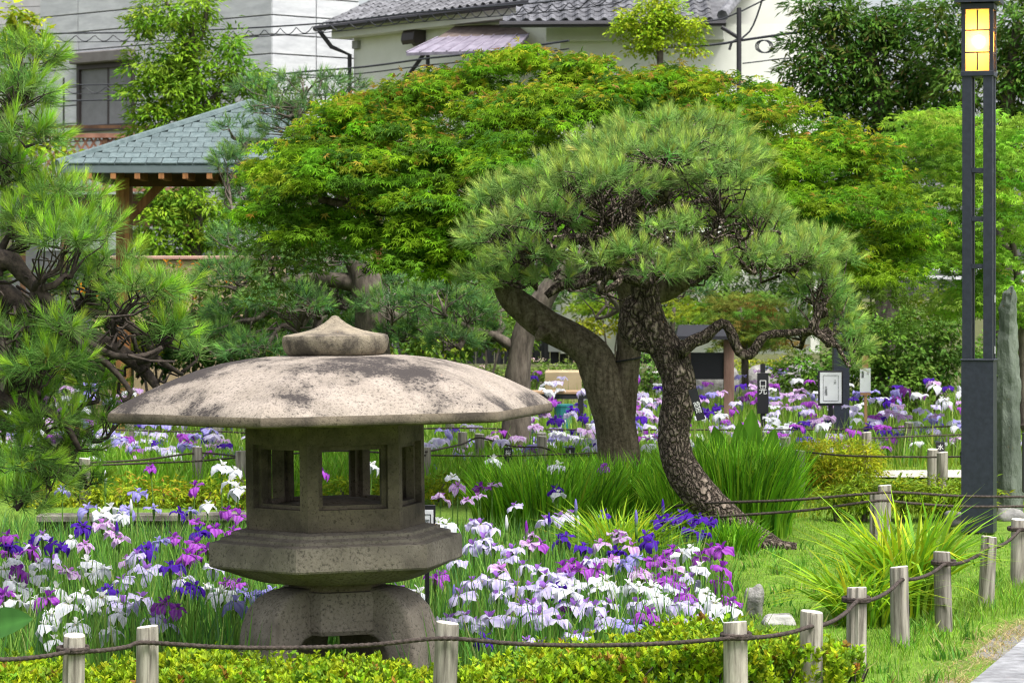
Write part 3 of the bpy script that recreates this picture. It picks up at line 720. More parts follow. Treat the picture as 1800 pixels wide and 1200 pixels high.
rock('garden_stone', 'bluish stone tucked left of the lamp foot', P(1683, 912, 19.6), (.09, .08, .05), M['rock'], 7)
# white pipe rails behind the right hand shrubs
for k, (yy, lab) in enumerate(((473, 'upper white pipe rail behind the shrubs at right'), (487, 'lower white pipe rail behind the shrubs at right'))):
    V, ps = tube([P(1430, yy - 4, 40), P(1640, yy + 2, 39.5), P(1900, yy + 12, 39)], [.045] * 3, 8, step=1.0); tag(part('pipe_rail', V, ps, M['rail']), lab, 'rail')
# rendered retaining wall with pinkish coping at left
rw = empty('planter_wall', P(330, 470, 37), 'low wall with a pinkish coping above the flowering hedge at left', 'wall')
MB().box((P(330, 0, 37)[0], 37.2, (P(0, 456, 37)[2]) / 2), (P(460, 0, 37)[0] - P(120, 0, 37)[0], .25, P(0, 456, 37)[2]), None, .01).build('wall_body', M['sand_wall'], rw)
MB().box((P(330, 0, 37)[0], 37.2, P(0, 453, 37)[2]), (P(460, 0, 37)[0] - P(120, 0, 37)[0] + .1, .35, .05), None, .01).build('coping', M['pink_rail'], rw)

# ------------------------------------------------------------------ paths
pv = [PZ(1640, 1215, .006), PZ(1655, 1190, .006), PZ(1700, 1158, .006), PZ(1745, 1122, .006), PZ(1790, 1098, .006), PZ(1860, 1080, .006), PZ(2100, 1060, .006), PZ(2300, 1300, .006), PZ(1600, 1300, .006)]
tag(part('path', np.array(pv), np.array([list(range(len(pv)))[::-1]]), surf('path_bed', (.13, .125, .12), (.24, .235, .22), scale=20, rough=.95, bump=.5)), kind='structure')
path = bpy.data.objects['path']
# paving slabs, cut along the edge line of the path
edge = np.array([[p[0], p[1]] for p in pv[:7]])
org = np.array(pv[0][:2]); ev = np.array(pv[4][:2]) - org; ang = math.atan2(ev[1], ev[0]); ux = ev / np.linalg.norm(ev); uy = np.array([ux[1], -ux[0]])
for j in range(6):
    for i in range(-4, 10):
        c = org + ux * (i + (.5 if j % 2 else 0)) * .40 + uy * (j * .30 + .27)
        if c[1] < 10.2 or c[1] > 15.5: continue
        MB().box((c[0], c[1], .012 + random.uniform(0, .002)), (.394, .294, .03), Matrix.Rotation(ang, 3, 'Z'), .003).build('paving_slab', M['paving'], path)
tag(grid_sheet('far_path', np.linspace(2.9, 14, 40), np.linspace(24.7, 25.6, 6), lambda X, Y: ground_z(X, Y) * 0 + .03 + .01 * np.sin(X * 2) * (Y - 25) , M['gravel']), kind='structure')
# concrete kerb across the near bed, left of the lantern, in lengths
kb = empty('bed_kerb', P(260, 940, 19.2), 'weathered concrete kerb crossing the iris bed left of the lantern', 'kerb')
kx = [P(x_, 0, 19.2)[0] for x_ in (70, 215, 330, 445)]
for i in range(3):
    MB().box(((kx[i] + kx[i + 1]) / 2, 19.2 + .05 * i, -.13), (kx[i + 1] - kx[i] - .012, .14, .46), Matrix.Rotation(.03, 3, 'Z'), .012).build('kerb_stone', M['concrete'], kb)
    MB().box(((kx[i] + kx[i + 1]) / 2, 19.13 + .05 * i, .11), (kx[i + 1] - kx[i] - .006, .2, .05), Matrix.Rotation(.03, 3, 'Z'), .008).build('kerb_cap', M['concrete'], kb)

# ------------------------------------------------------------------ stone lantern
LD = 12.0
lx = P(595, 0, LD)[0]
lan = empty('stone_lantern', (lx, LD, 0), 'large weathered stone lantern with a broad six sided roof among the irises', 'stone lantern')
lan.rotation_euler = (0, R(-.75), 0)
VA = [R(a) for a in (-74, -14, 46, 106, 166, 226)]        # directions of the six corners, 0 = towards camera, + = right
def dirv(a): return np.array([math.sin(a), -math.cos(a)])
def hexr(a, roundness):
    """distance of a hexagon's outline (corner radius 1) blended with a circle"""
    k = (math.degrees(a) + 74) % 60 - 30
    h = math.cos(R(30)) / math.cos(R(k))
    return h * (1 - roundness) + .94 * roundness
def ring_solid(name, prof, mat, parent, seg=72, smooth=True, cx=0.0, wob=.0, cap=True):
    """prof rows: (radius, z, roundness)"""
    V = []; n = seg
    ang = sorted(set([round(R(-74) + k * 2 * math.pi / seg, 6) for k in range(seg)]))
    for r, z, q in prof:
        for a in ang:
            rr = r * (hexr(a, q) if q < 1 else 1.0) * (1 + wob * (math.sin(5 * a + z * 9) + .6 * math.sin(9 * a - z * 17)))
            d = dirv(a) * rr; V.append((cx + d[0], d[1], z + wob * .35 * math.sin(3 * a + r * 12)))
    m = len(prof); Fq = [(i * n + k, i * n + (k + 1) % n, (i + 1) * n + (k + 1) % n, (i + 1) * n + k) for i in range(m - 1) for k in range(n)]
    mbx = MB(); mbx.v = V; mbx.f = Fq
    if cap:
        mbx.f.append(tuple(range(n - 1, -1, -1))); mbx.f.append(tuple((m - 1) * n + k for k in range(n)))
    o = mbx.build(name, mat, parent, smooth=False, world=False)
    if smooth:
        me = o.data; me.polygons.foreach_set('use_smooth', np.ones(len(me.polygons), bool))
        try: me.set_sharp_from_angle(angle=R(32))
        except Exception: pass
    return o
RR = .96
roofp = [(.30, 1.078, .6), (.60, 1.081, .2), (RR - .025, 1.085, 0), (RR - .004, 1.092, 0), (RR, 1.100, 0), (RR - .003, 1.124, 0), (RR - .010, 1.133, 0)]
for s_, h_ in ((.94, .037), (.88, .068), (.80, .107), (.71, .145), (.62, .177), (.52, .202), (.42, .218), (.33, .227), (.24, .231), (.15, .2325), (.06, .233)):
    roofp.append((RR * s_, 1.133 + h_ * .94, min(.9, (1 - s_) * 1.05)))
# quads from few rings: refine by interpolation
def refine(pr, k=2):
    out = []
    for a, b in zip(pr[:-1], pr[1:]):
        for t in np.arange(k) / k: out.append(tuple(np.array(a) * (1 - t) + np.array(b) * t))
    return out + [pr[-1]]
rfo = ring_solid('roof', refine(roofp), M['stone_roof'], lan, 96, wob=.0022)
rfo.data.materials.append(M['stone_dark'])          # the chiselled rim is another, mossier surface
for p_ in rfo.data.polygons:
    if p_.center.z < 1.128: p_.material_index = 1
fin = [(.10, 1.345, 1), (.185, 1.347, 1), (.205, 1.356, 1), (.218, 1.375, 1), (.224, 1.40, 1), (.225, 1.418, 1), (.221, 1.432, 1), (.206, 1.438, 1), (.160, 1.445, 1), (.115, 1.455, 1), (.078, 1.468, 1), (.048, 1.485, 1), (.026, 1.502, 1), (.015, 1.514, 1), (.003, 1.517, 1)]
ring_solid('finial', refine(fin), granite('stone_finial', (.33, .285, .22), (.045, .038, .034), .88, .64, .84, 7), lan, 48, cx=.005, wob=.0014)
# fire box: six corner posts, lintel and sill courses, inner frames, floor
RB = .385
def hex_pts(r): return [dirv(a) * r for a in VA]
def prism(mbx, pts, z0, z1):
    n = len(pts); b = len(mbx.v)
    mbx.v += [(p[0], p[1], z0) for p in pts] + [(p[0], p[1], z1) for p in pts]
    mbx.f += [tuple(b + k for k in range(n))[::-1], tuple(b + n + k for k in range(n))] + [(b + k, b + (k + 1) % n, b + n + (k + 1) % n, b + n + k) for k in range(n)]
def hex_ring(name, r0, r1, z0, z1, mat):
    o_, i_ = hex_pts(r1), hex_pts(r0); mbx = MB()
    mbx.v = [(p[0], p[1], z) for z in (z0, z1) for q in (o_, i_) for p in q]
    for k in range(6):
        j = (k + 1) % 6
        mbx.f += [(k, j, 12 + j, 12 + k), (6 + j, 6 + k, 18 + k, 18 + j), (12 + k, 12 + j, 18 + j, 18 + k), (j, k, 6 + k, 6 + j)]
    return mbx.build(name, mat, lan, world=False)
hex_ring('sill_course', RB - .15, RB, .632, .722, M['stone_dark'])
hex_ring('lintel_course', RB - .12, RB, .985, 1.09, M['stone_dark'])
for a in VA:
    c = dirv(a); l = dirv(a - R(60)); r_ = dirv(a + R(60)); o_ = c * RB
    el = unit((l - c)[None])[0]; er = unit((r_ - c)[None])[0]; th_ = .075; wd_ = .047
    nl = dirv(a - R(30)); nr = dirv(a + R(30))
    i_ = c * (RB - .11)
    mbx = MB(); prism(mbx, [o_ + el * wd_, o_ + el * wd_ - nl * th_, i_, o_ + er * wd_ - nr * th_, o_ + er * wd_, o_][::-1], .7225, .9845)
    mbx.build('corner_post', M['stone_dark'], lan, world=False)
for k in range(6):                       # recessed frame in each opening
    a, b = hex_pts(RB)[k], hex_pts(RB)[(k + 1) % 6]; e = (b - a) / np.linalg.norm(b - a); nn = dirv(VA[k] + R(30)); L_ = np.linalg.norm(b - a)
    rot = Matrix(((e[0], nn[0], 0), (e[1], nn[1], 0), (0, 0, 1)))
    mbx = MB(); mid = (a + b) / 2 - nn * .045
    for off in (-1, 1):
        p = mid + e * off * (L_ / 2 - .058); mbx.box((p[0], p[1], .853), (.02, .035, .26), rot)
    mbx.box((mid[0], mid[1], .974), (L_ - .137, .035, .018), rot)
    mbx.box((mid[0], mid[1], .731), (L_ - .137, .035, .016), rot)
    mbx.build('opening_frame', M['stone_dark'], lan, world=False)
ring_solid('fire_box_floor', [(.235, .64, .3), (.235, .705, .3), (.20, .728, .6), (.12, .748, .8), (.03, .756, 1)], M['stone_dark'], lan, 48)
plat = [(.30, .412, 1), (.36, .413, .9), (.41, .428, .72), (.47, .452, .35), (.525, .473, .05), (.540, .478, 0), (.546, .486, 0), (.546, .572, 0), (.540, .581, 0), (.498, .588, 0), (.496, .600, 0), (.452, .610, 0), (.450, .623, 0), (.400, .631, 0), (.25, .6315, 0)]
ring_solid('platform', plat, M['stone'], lan, 96, wob=.0016)
ring_solid('neck', [(.215, .372, .5), (.215, .4115, .5)], M['stone_dark'], lan, 48)
def lantern_leg(ang):
    d = dirv(ang); t = np.array([math.cos(ang), math.sin(ang)])
    outer = [(.215, .385), (.275, .374), (.330, .345), (.372, .298), (.398, .235), (.412, .16), (.420, .08), (.424, -.06)]
    inner = [(.10, .385), (.115, .20), (.16, .19), (.215, .175), (.252, .145), (.272, .105), (.280, .05), (.284, -.06)]
    mbx = MB(); n = len(outer)
    for sgn in (-1, 1):
        for q, wdt in ((outer, (.085, .105, .12, .13, .135, .137, .138, .138)), (inner, (.06, .08, .09, .10, .11, .115, .118, .118))):
            for (rad, z), wv in zip(q, wdt):
                p = d * rad + t * sgn * wv; mbx.v.append((p[0], p[1], z))
    O0, I0, O1, I1 = 0, n, 2 * n, 3 * n
    for i in range(n - 1):
        mbx.f += [(O0 + i, O0 + i + 1, O1 + i + 1, O1 + i), (I0 + i + 1, I0 + i, I1 + i, I1 + i + 1), (O0 + i + 1, O0 + i, I0 + i, I0 + i + 1), (O1 + i, O1 + i + 1, I1 + i + 1, I1 + i)]
    mbx.f += [(O0, O1, I1, I0), (O0 + n - 1, I0 + n - 1, I1 + n - 1, O1 + n - 1)]
    o = mbx.build('leg', M['stone'], lan, world=False)
    bv = o.modifiers.new('bevel', 'BEVEL'); bv.width = .022; bv.segments = 3; bv.limit_method = 'ANGLE'; bv.angle_limit = R(35)
    for p_ in o.data.polygons: p_.use_smooth = True
    return o
for a in (-54, 68, 160, -146): lantern_leg(R(a))
ring_solid('leg_hub', [(.17, .185, .25), (.225, .192, .2), (.238, .21, .2), (.236, .33, .2), (.225, .368, .25), (.20, .3715, .3)], M['stone'], lan, 48)

# ------------------------------------------------------------------ lamp post
SDp = 19.3
lp = empty('lamp_post', (*P(1721, 0, SDp)[:2], 0), 'tall navy metal garden lamp with a lit lantern head', 'lamp')
lp.rotation_euler = (0, 0, R(-16))
ztop = lambda y: P(0, y, SDp)[2]
wB = .215
MB().box((0, 0, ztop(633) / 2), (wB, wB, ztop(633)), None, .004).build('base_box', M['navy'], lp, world=False)
MB().box((0, 0, ztop(633) + .004), (wB + .012, wB + .012, .012), None, .003).build('base_cap', M['navy'], lp, world=False)
zb, zt_ = ztop(631), ztop(135)
for sx in (-1, 1):
    for sy in (-1, 1):
        MB().box((sx * .0705, sy * .0705, (zb + zt_) / 2), (.062, .062, zt_ - zb), None, .003).build('upright', M['navy'], lp, world=False)
for yy in (300, 385, 468):
    for s_ in (-1, 1):
        MB().box((0, s_ * .0705, ztop(yy)), (.077, .05, .03)).build('crossbar', M['navy'], lp, world=False)
        MB().box((s_ * .0705, 0, ztop(yy)), (.05, .077, .03)).build('crossbar', M['navy'], lp, world=False)
for yy in (525, 615):
    MB().box((.104, .03, ztop(yy)), (.006, .02, .05)).build('hinge', M['rail'], lp, world=False)
hd0, hd1 = ztop(134), ztop(12); hwd = .21
MB().box((0, 0, hd0 + .01), (hwd + .012, hwd + .012, .035), None, .003).build('head_tray', M['navy'], lp, world=False)
MB().box((0, 0, hd1 - .005), (hwd + .012, hwd + .012, .04), None, .003).build('head_rim', M['navy'], lp, world=False)
hz0, hz1 = hd0 + .028, hd1 - .026
for sx in (-1, 1):
    for sy in (-1, 1):
        MB().box((sx * (hwd / 2 - .012), sy * (hwd / 2 - .012), (hz0 + hz1) / 2), (.026, .026, hz1 - hz0)).build('head_corner', M['navy'], lp, world=False)
hh = hz1 - hz0; iw = hwd - .05
for k in range(4):
    rot = Matrix.Rotation(k * math.pi / 2, 3, 'Z')
    def place(mbx, c, s): 
        c = rot @ Vector(c); mbx.box(c, s, rot)
    mbx = MB(); place(mbx, (0, -hwd / 2 + .016, (hz0 + hz1) / 2), (iw + .004, .004, hh)); mbx.build('pane', M['opal'], lp, world=False)
    mbx = MB()
    place(mbx, (0, -hwd / 2 + .008, hz0 + hh * .30), (iw, .01, .010)); place(mbx, (0, -hwd / 2 + .008, hz0 + hh * .66), (iw, .01, .010))
    place(mbx, (0, -hwd / 2 + .008, hz0 + hh * .15), (.010, .0095, hh * .3 - .011)); place(mbx, (0, -hwd / 2 + .008, hz0 + hh * .83), (.010, .0095, hh * .34 - .011))
    mbx.build('glazing_bar', M['navy'], lp, world=False)
MB().raw([(-.15, -.15, hd1 + .018), (.15, -.15, hd1 + .018), (.15, .15, hd1 + .018), (-.15, .15, hd1 + .018), (-.15, -.15, hd1 + .05), (.15, -.15, hd1 + .05), (.15, .15, hd1 + .05), (-.15, .15, hd1 + .05), (0, 0, hd1 + .12)],
         [(3, 2, 1, 0), (0, 1, 5, 4), (1, 2, 6, 5), (2, 3, 7, 6), (3, 0, 4, 7), (4, 5, 8), (5, 6, 8), (6, 7, 8), (7, 4, 8)]).build('head_roof', M['navy'], lp, world=False)
V, ps = tube([(0, 0, hz0 + hh * .38), (0, 0, hz0 + hh * .46), (0, 0, hz0 + hh * .54), (0, 0, hz0 + hh * .60)], [.02, .045, .045, .016], 12)
bl = add('bulb', make_mesh('bulb', V, ps, M['bulb'], smooth=True), lp)
pl = bpy.data.lights.new('lamp_light', 'POINT'); pl.energy = 48; pl.color = (1, .80, .52); pl.shadow_soft_size = .04
plo = bpy.data.objects.new('lamp_light', pl); C.objects.link(plo); plo.parent = lp; plo.location = (0, 0, hz0 + hh * .5)
MB().box((-.118, .04, ztop(806)), (.02, .06, .09), None, .003).build('socket_box', M['black'], lp, world=False)
# second lamp's shaft farther back
l2 = empty('lamp_post', (*P(1478, 0, 31)[:2], -.3), 'navy shaft of a second lamp behind the framed sign', 'lamp')
MB().box((0, 0, .75), (.17, .17, 1.5), None, .004).build('base_box', M['navy'], l2, world=False)
for sx in (-1, 1): MB().box((sx * .05, 0, 2.2), (.045, .12, 1.398), None, .003).build('upright', M['navy'], l2, world=False)

# ------------------------------------------------------------------ tall stone slab
st = MB(); r_ = np.random.default_rng(3)
lv = [(910, 1750, 1800), (860, 1750, 1798), (760, 1751, 1797), (680, 1752, 1795), (600, 1753, 1791), (545, 1755, 1788), (515, 1762, 1785), (504, 1776, 1780)]
for y_, xl, xr in lv:
    l_, rr_ = P(xl, y_, 20.6), P(xr, y_, 20.6)
    for f_, dy in ((0, 0), (.2, -.05), (.5, -.075), (.8, -.05), (1, 0), (.8, .07), (.4, .08)):
        q = l_ + (rr_ - l_) * f_; st.v.append((q[0] + r_.normal(0, .006), q[1] + dy + r_.normal(0, .008), q[2] if y_ < 905 else -.05))
for i in range(len(lv) - 1):
    for k in range(7): st.f.append((i * 7 + k, i * 7 + (k + 1) % 7, (i + 1) * 7 + (k + 1) % 7, (i + 1) * 7 + k))
st.f.append(tuple(range(49, 56)))
so_ = st.build('stone_slab', M['slab'], smooth=True); tag(so_, 'tall rough greenish grey stone slab standing behind the lamp', 'stone slab')
sbv = so_.modifiers.new('sub', 'SUBSURF'); sbv.levels = 3; sbv.render_levels = 3; sbv.subdivision_type = 'SIMPLE'
dtx = bpy.data.textures.new('slabnoise', 'CLOUDS'); dtx.noise_scale = .07; dm = so_.modifiers.new('rough', 'DISPLACE'); dm.texture = dtx; dm.strength = .035
bs = empty('board_sign', (*P(1812, 0, 20)[:2], 0), 'black board cut off by the right edge beside the stone slab', 'sign')
MB().box((P(1811, 0, 20)[0], 20, .43), (.11, .03, .42), None, .004).build('board', M['black'], bs); MB().box((P(1811, 0, 20)[0], 20.02, .11), (.03, .02, .22)).build('stake', M['black'], bs)

# ------------------------------------------------------------------ log posts and ropes
def log_mesh(h, r, seed):
    r_ = np.random.default_rng(seed); n = 18; V = []; ph = r_.random(3) * 6.28
    crack = r_.integers(0, n)
    rings = [(-.25, 1.0), (.0, 1.0), (h * .35, .985), (h * .7, .975), (h - .012, .965), (h - .003, .93), (h, .86)]
    for z, k in rings:
        for j in range(n):
            a = 2 * math.pi * j / n; rr = r * k * (1 + .02 * math.sin(2 * a + ph[0]) + .015 * math.sin(3 * a + ph[1] + z * 4))
            if j == crack and z > .02: rr *= .76
            if j == (crack + 7) % n and z > h * .3: rr *= .88
            V.append((rr * math.cos(a), rr * math.sin(a), z + (0 if z < h - .02 else .004 * math.sin(a + ph[2]))))
    V.append((0, 0, h + .001)); m = len(rings)
    q = np.array([(i * n + j, i * n + (j + 1) % n, (i + 1) * n + (j + 1) % n, (i + 1) * n + j) for i in range(m - 1) for j in range(n)])
    t_ = np.array([((m - 1) * n + j, (m - 1) * n + (j + 1) % n, m * n) for j in range(n)])
    mi = np.r_[np.zeros((m - 2) * n), np.ones(n), np.ones(n)]
    me = make_mesh('log_post', np.array(V), [q, t_], [M['log'], M['logtop']], midx=mi, smooth=True)
    try: me.set_sharp_from_angle(angle=R(35))
    except Exception: pass
    return me
LOGS = [log_mesh(.37, .045, s) for s in range(6)]
HP = .37
def post(x, y, label, group, lean=0.0, d=None, hole=False, rad=1.0):
    d = d or (CH - HP) * F / (y - HY)
    o = add('log_post', LOGS[random.randrange(6)]); zt = CH - (y - HY) * d / F
    o.location = (P(x, 0, d)[0], d, zt - HP); o.rotation_euler = (random.uniform(-.02, .02), lean, random.random() * 6.28 if False else random.uniform(-.6, .6) + math.pi * random.randrange(4) / 2)
    o.scale = (rad, rad, 1)
    tag(o, label, 'post', group); return o
gN = 'log posts of the rope fence in front'
near = [(-25, 1128, 'log post cut off by the left edge of the front rope fence'), (128, 1115, 'log post in the front hedge near the left edge'), (259, 1100, 'second log post in the front hedge left of the lantern'),
        (779, 1093, 'log post in front of the right leg of the lantern'), (1294, 1092, 'log post in the hedge right of the last irises'), (1424, 1073, 'slim log post at the right end of the front hedge'),
        (1505, 1031, 'log post with rope collar just right of the front hedge'), (1583, 995, 'log post with a long crack in front of the arching leaf clump'), (1659, 969, 'roped log post right of the arching leaf clump'),
        (1733, 942, 'log post standing below the lamp at right'), (1790, 912, 'log post with rope collar at the right edge')]
NP = []
for k, (x_, y_, lab) in enumerate(near):
    NP.append(post(x_, y_, lab, gN, lean=random.uniform(-.05, .05), rad=random.uniform(.92, 1.06)))
mid_posts = [(1541, 865, 'nearer of the paired log posts behind the arching leaf clump'), (1553, 852, 'taller rear one of the paired log posts behind the arching leaf clump')]
for x_, y_, lab in mid_posts: post(x_, y_, lab, 'log posts of the middle rope fence')
gF = 'log posts along the far path'
for x_, y_, lab in [(150, 805, 'log post behind the left iris bed near the pine needles'), (348, 785, 'log post above the golden azalea left of the lantern'), (228, 742, 'log post just under the left tip of the lantern roof'),
                    (383, 746, 'far log post under the lantern roof left of the fire box'), (95, 762, 'far log post seen through the left pine needles'), (424, 792, 'log post half hidden by the left edge of the fire box'),
                    (748, 786, 'log post just right of the fire box edge'), (791, 742, 'tall pale far log post right of the lantern box'), (813, 759, 'grey log post with rope, middle one right of the lantern box'), (843, 762, 'log post right of the roped grey post beside the lantern'),
                    (953, 766, 'nearer of two overlapping log posts between lantern and grey trunk'), (952, 760, 'rear one of two overlapping log posts between lantern and grey trunk'), (1037, 745, 'log post immediately left of the grey forked trunk'),
                    (1598, 742, 'far log post in tall leaves left of the lamp'), (1640, 789, 'left one of two paired log posts beside the lamp foot'), (1656, 794, 'right one of two paired log posts beside the lamp foot'),
                    (1523, 759, 'log post just behind the golden dome shrub'), (1405, 791, 'left stub log post in front of the golden dome shrub'), (1424, 783, 'right stub log post in front of the golden dome shrub'), (1381, 768, 'far log post left of the golden dome shrub')]:
    post(x_, y_, lab, gF)

def rope(label, pix, r=.0095, twist=None, sides=6, step=.05, group='ropes strung between the log posts'):
    pts = [P(x_, y_, d_) for x_, y_, d_ in pix]
    V, ps = tube(pts, [r] * len(pts), sides, step=step, twist=twist); o = part('rope', V, ps, M['rope'], smooth=True); tag(o, label, 'rope', group); return o
dn = lambda y_: (CH - HP) * F / (y_ - HY)
nd = [(x_, dn(y_)) for x_, y_, _ in near]
def nearp(i, dz=-.055, front=True):
    x_, d_ = nd[i]; return np.array([P(x_, 0, d_)[0], d_ - (.05 if front else 0), HP + dz])
rp = []
for i in range(len(nd)):
    p = nearp(i); rp.append(p)
    if i + 1 < len(nd):
        q = nearp(i + 1); L_ = np.linalg.norm(q - p)
        for f_ in (.25, .5, .75): rp.append(p * (1 - f_) + q * f_ - np.array([0, 0, .045 * min(1, L_) * 4 * f_ * (1 - f_) * .6]))
V, ps = tube(np.array(rp), [.0082] * len(rp), 9, step=.008, twist=260); ro = part('rope', V, ps, M['rope'], smooth=True)
tag(ro, 'thick dark twisted rope of the front log post fence', 'rope', 'ropes strung between the log posts')
for i in (1, 4, 6, 8, 10):                # collars wound round some posts
    x_, d_ = nd[i]; c = np.array([P(x_, 0, d_)[0], d_, HP - .045]); th = np.linspace(0, 4 * np.pi, 70)
    q = np.stack([c[0] + .053 * np.cos(th), c[1] + .053 * np.sin(th), c[2] - .014 * th / (4 * np.pi)], -1)
    V, ps = tube(q, [.0085] * 70, 7, twist=260); part('rope_collar', V, ps, M['rope'], ro, smooth=True)
rope('upper middle rope passing in front of the pine foot and the lamp', [(1120, 902, 18.9), (1215, 885, 18.3), (1260, 883, 18.0), (1400, 878, 17.7), (1541, 866, 17.6), (1600, 866, 17.8), (1700, 872, 18.0), (1850, 873, 18.2)], .0085, 260, 7, .012)
rope('lower middle rope passing in front of the pine foot and the lamp', [(1240, 909, 18.0), (1330, 903, 17.8), (1430, 895, 17.7), (1541, 880, 17.6), (1600, 884, 17.8), (1700, 890, 18.0), (1850, 889, 18.2)], .0085, 260, 7, .012)
rope('far rope below the left tip of the lantern roof', [(200, 755, 27), (300, 758, 27), (383, 758, 27), (470, 762, 27), (600, 758, 27), (791, 752, 27), (900, 754, 27), (1037, 755, 27), (1130, 757, 27)], .008)
rope('upper rope between the log posts left of the fire box', [(100, 815, 21.8), (150, 813, 21.6), (250, 808, 22.4), (348, 796, 23.2), (424, 802, 22.6)], .008)
rope('lower rope between the log posts left of the fire box', [(95, 821, 21.6), (150, 818, 21.5), (250, 814, 22.3), (348, 810, 23.1), (424, 803, 22.6)], .008)
rope('rope seen through the lantern openings', [(424, 803, 22.6), (500, 798, 23), (600, 792, 23.5), (748, 800, 23)], .008)
rope('slack rope between the posts right of the fire box', [(748, 794, 23), (813, 780, 25), (843, 769, 25.2), (900, 784, 25), (953, 786, 24.9), (1000, 800, 24.9), (1100, 795, 25)], .008)
rope('straight black rope above the small black plant tags', [(748, 800, 23.2), (860, 801, 23.5), (960, 799, 23.6), (1060, 795, 23.8), (1120, 793, 24)], .007)
rope('far rope behind the golden dome shrub', [(1130, 755, 27.5), (1300, 755, 27.5), (1500, 754, 27.5), (1598, 751, 27.6), (1720, 748, 27.8), (1850, 746, 28)], .008)
rope('second far rope behind the golden dome shrub', [(1523, 770, 26), (1598, 767, 26.6), (1720, 763, 27), (1850, 762, 27)], .008)
rope('rope between the stub posts and the paired posts by the lamp', [(1381, 792, 23.2), (1424, 795, 22.9), (1500, 801, 22.8), (1640, 803, 22.7), (1700, 802, 22.6), (1850, 800, 22.6)], .008)

# ------------------------------------------------------------------ signs
def text_part(body, size, mat, parent, loc, rot=(R(90), 0, 0), space=1.0):
    cu = bpy.data.curves.new('lettering', 'FONT'); cu.body = body; cu.size = size; cu.align_x = 'CENTER'; cu.align_y = 'CENTER'; cu.extrude = .0006; cu.space_line = space
    o = bpy.data.objects.new('lettering_tmp', cu); C.objects.link(o)
    bpy.context.view_layer.update()
    me = bpy.data.meshes.new_from_object(o.evaluated_get(bpy.context.evaluated_depsgraph_get()))
    bpy.data.objects.remove(o); me.materials.clear(); me.materials.append(mat)
    t_ = add('lettering', me, parent); t_.location = loc; t_.rotation_euler = rot; return t_
def tag_sign(label, x, y0, y1, w_, d, body, tilt=0.0, roty=0.0, txt=None, name='plant_tag', stake=True, ty=.0):
    c = P(x, (y0 + y1) / 2, d); h = (y1 - y0) / F * d; ww = w_ / F * d
    o = empty(name, c, label, 'sign', 'black plant signs'); o.rotation_euler = (tilt, roty, 0)
    MB().box((0, 0, 0), (ww, .014, h), None, .002).build('board', M['black'], o, world=False)
    if stake: MB().box((0, .012, -h / 2 - .12), (ww * .42, .01, .32)).build('stake', M['black'], o, world=False)
    if body: text_part(body, txt or ww * .8, M['white'], o, (0, -.0085, ty), space=.85)
    return o
tag_sign('black board tied to the leaning pine trunk with two white characters', 1225, 683, 739, 15, 17.75, '時\n雨', roty=R(-16), txt=.042, name='trunk_sign', stake=False, ty=-.02)
s1 = tag_sign('tall narrow black stake sign with white characters in the far irises', 1341, 655, 727, 20, 29, '口\n光', txt=.085, name='stake_sign', ty=.06)
MB().box((.0, .012, .24), (.05, .012, .12)).build('stake_top', M['black'], s1, world=False)
fs = empty('framed_sign', P(1460, 682, 28.5), 'black framed white sign with fine writing among the far irises', 'sign')
wf, hf = 44 / F * 28.5, 62 / F * 28.5
MB().box((0, 0, 0), (wf, .02, hf), None, .003).build('frame', M['black'], fs, world=False)
MB().box((0, -.008, .004), (wf - .035, .012, hf - .045)).build('paper', M['paper'], fs, world=False)
bx = MB()
for s_ in (-1, 1): bx.box((s_ * wf * .30, -.0145, .0), (.004, .002, hf * .72)); bx.box((0, -.0145, s_ * hf * .36), (wf * .6 - .0045, .002, .004))
bx.build('border_line', M['ink'], fs, world=False)
text_part('花\n菖\n蒲', .034, M['ink'], fs, (-wf * .19, -.0145, -.03), space=.9); text_part('江\n戸', .028, M['ink'], fs, (wf * .17, -.0145, .06), space=.9)
MB().box((0, .01, -hf / 2 - .26), (.045, .03, .52)).build('stake', M['black'], fs, world=False)
ws = empty('paper_sign', P(1521, 668, 28), 'narrow white paper sign on a pale wooden stake beside the framed sign', 'sign')
MB().box((0, 0, 0), (.105, .008, .235), None, .002).build('paper', M['paper'], ws, world=False)
MB().box((0, .012, .10), (.06, .012, .28)).build('backing', M['light_wood'], ws, world=False)
MB().box((0, .0, -.135), (.10, .016, .026)).build('tray', M['light_wood'], ws, world=False)
MB().box((.005, .012, -.45), (.028, .02, .62)).build('stake', M['light_wood'], ws, world=False)
text_part('菖\n蒲\n園', .026, M['ink'], ws, (-.026, -.0055, .055), space=.85); text_part('六\n月', .022, M['ink'], ws, (.024, -.0055, .07), space=.85)
tag_sign('small black plant tag by the rope right of the lantern', 893, 786, 815, 14, 23.6, '桜', txt=.048, ty=.02)
tag_sign('small black plant tag left of the grey forked trunk', 1002, 786, 806, 16, 23.7, '人', txt=.05)
tag_sign('small black plant tag behind the paired posts beside the lamp', 1653, 776, 796, 15, 25.5, '水', txt=.055)
cs = empty('framed_sign', P(751, 912, 12.9), 'small black framed white card peeping out right of the fire box', 'sign')
MB().box((0, 0, 0), (.075, .014, .13), None, .002).build('frame', M['black'], cs, world=False); MB().box((0, -.006, -.004), (.056, .009, .095)).build('paper', M['paper'], cs, world=False)
bx = MB(); bx.box((.016, -.0112, -.012), (.003, .002, .07)); bx.box((.0, -.0112, .022), (.029, .002, .003)); bx.build('border_line', M['ink'], cs, world=False)
text_part('司', .024, M['ink'], cs, (.0, -.0112, -.012))
MB().box((0, .01, -.25), (.02, .014, .4)).build('stake', M['black'], cs, world=False)
ts = empty('stake_post', (*P(722, 0, 12.7)[:2], -.36), 'short black stake standing behind the lantern platform', 'stake')
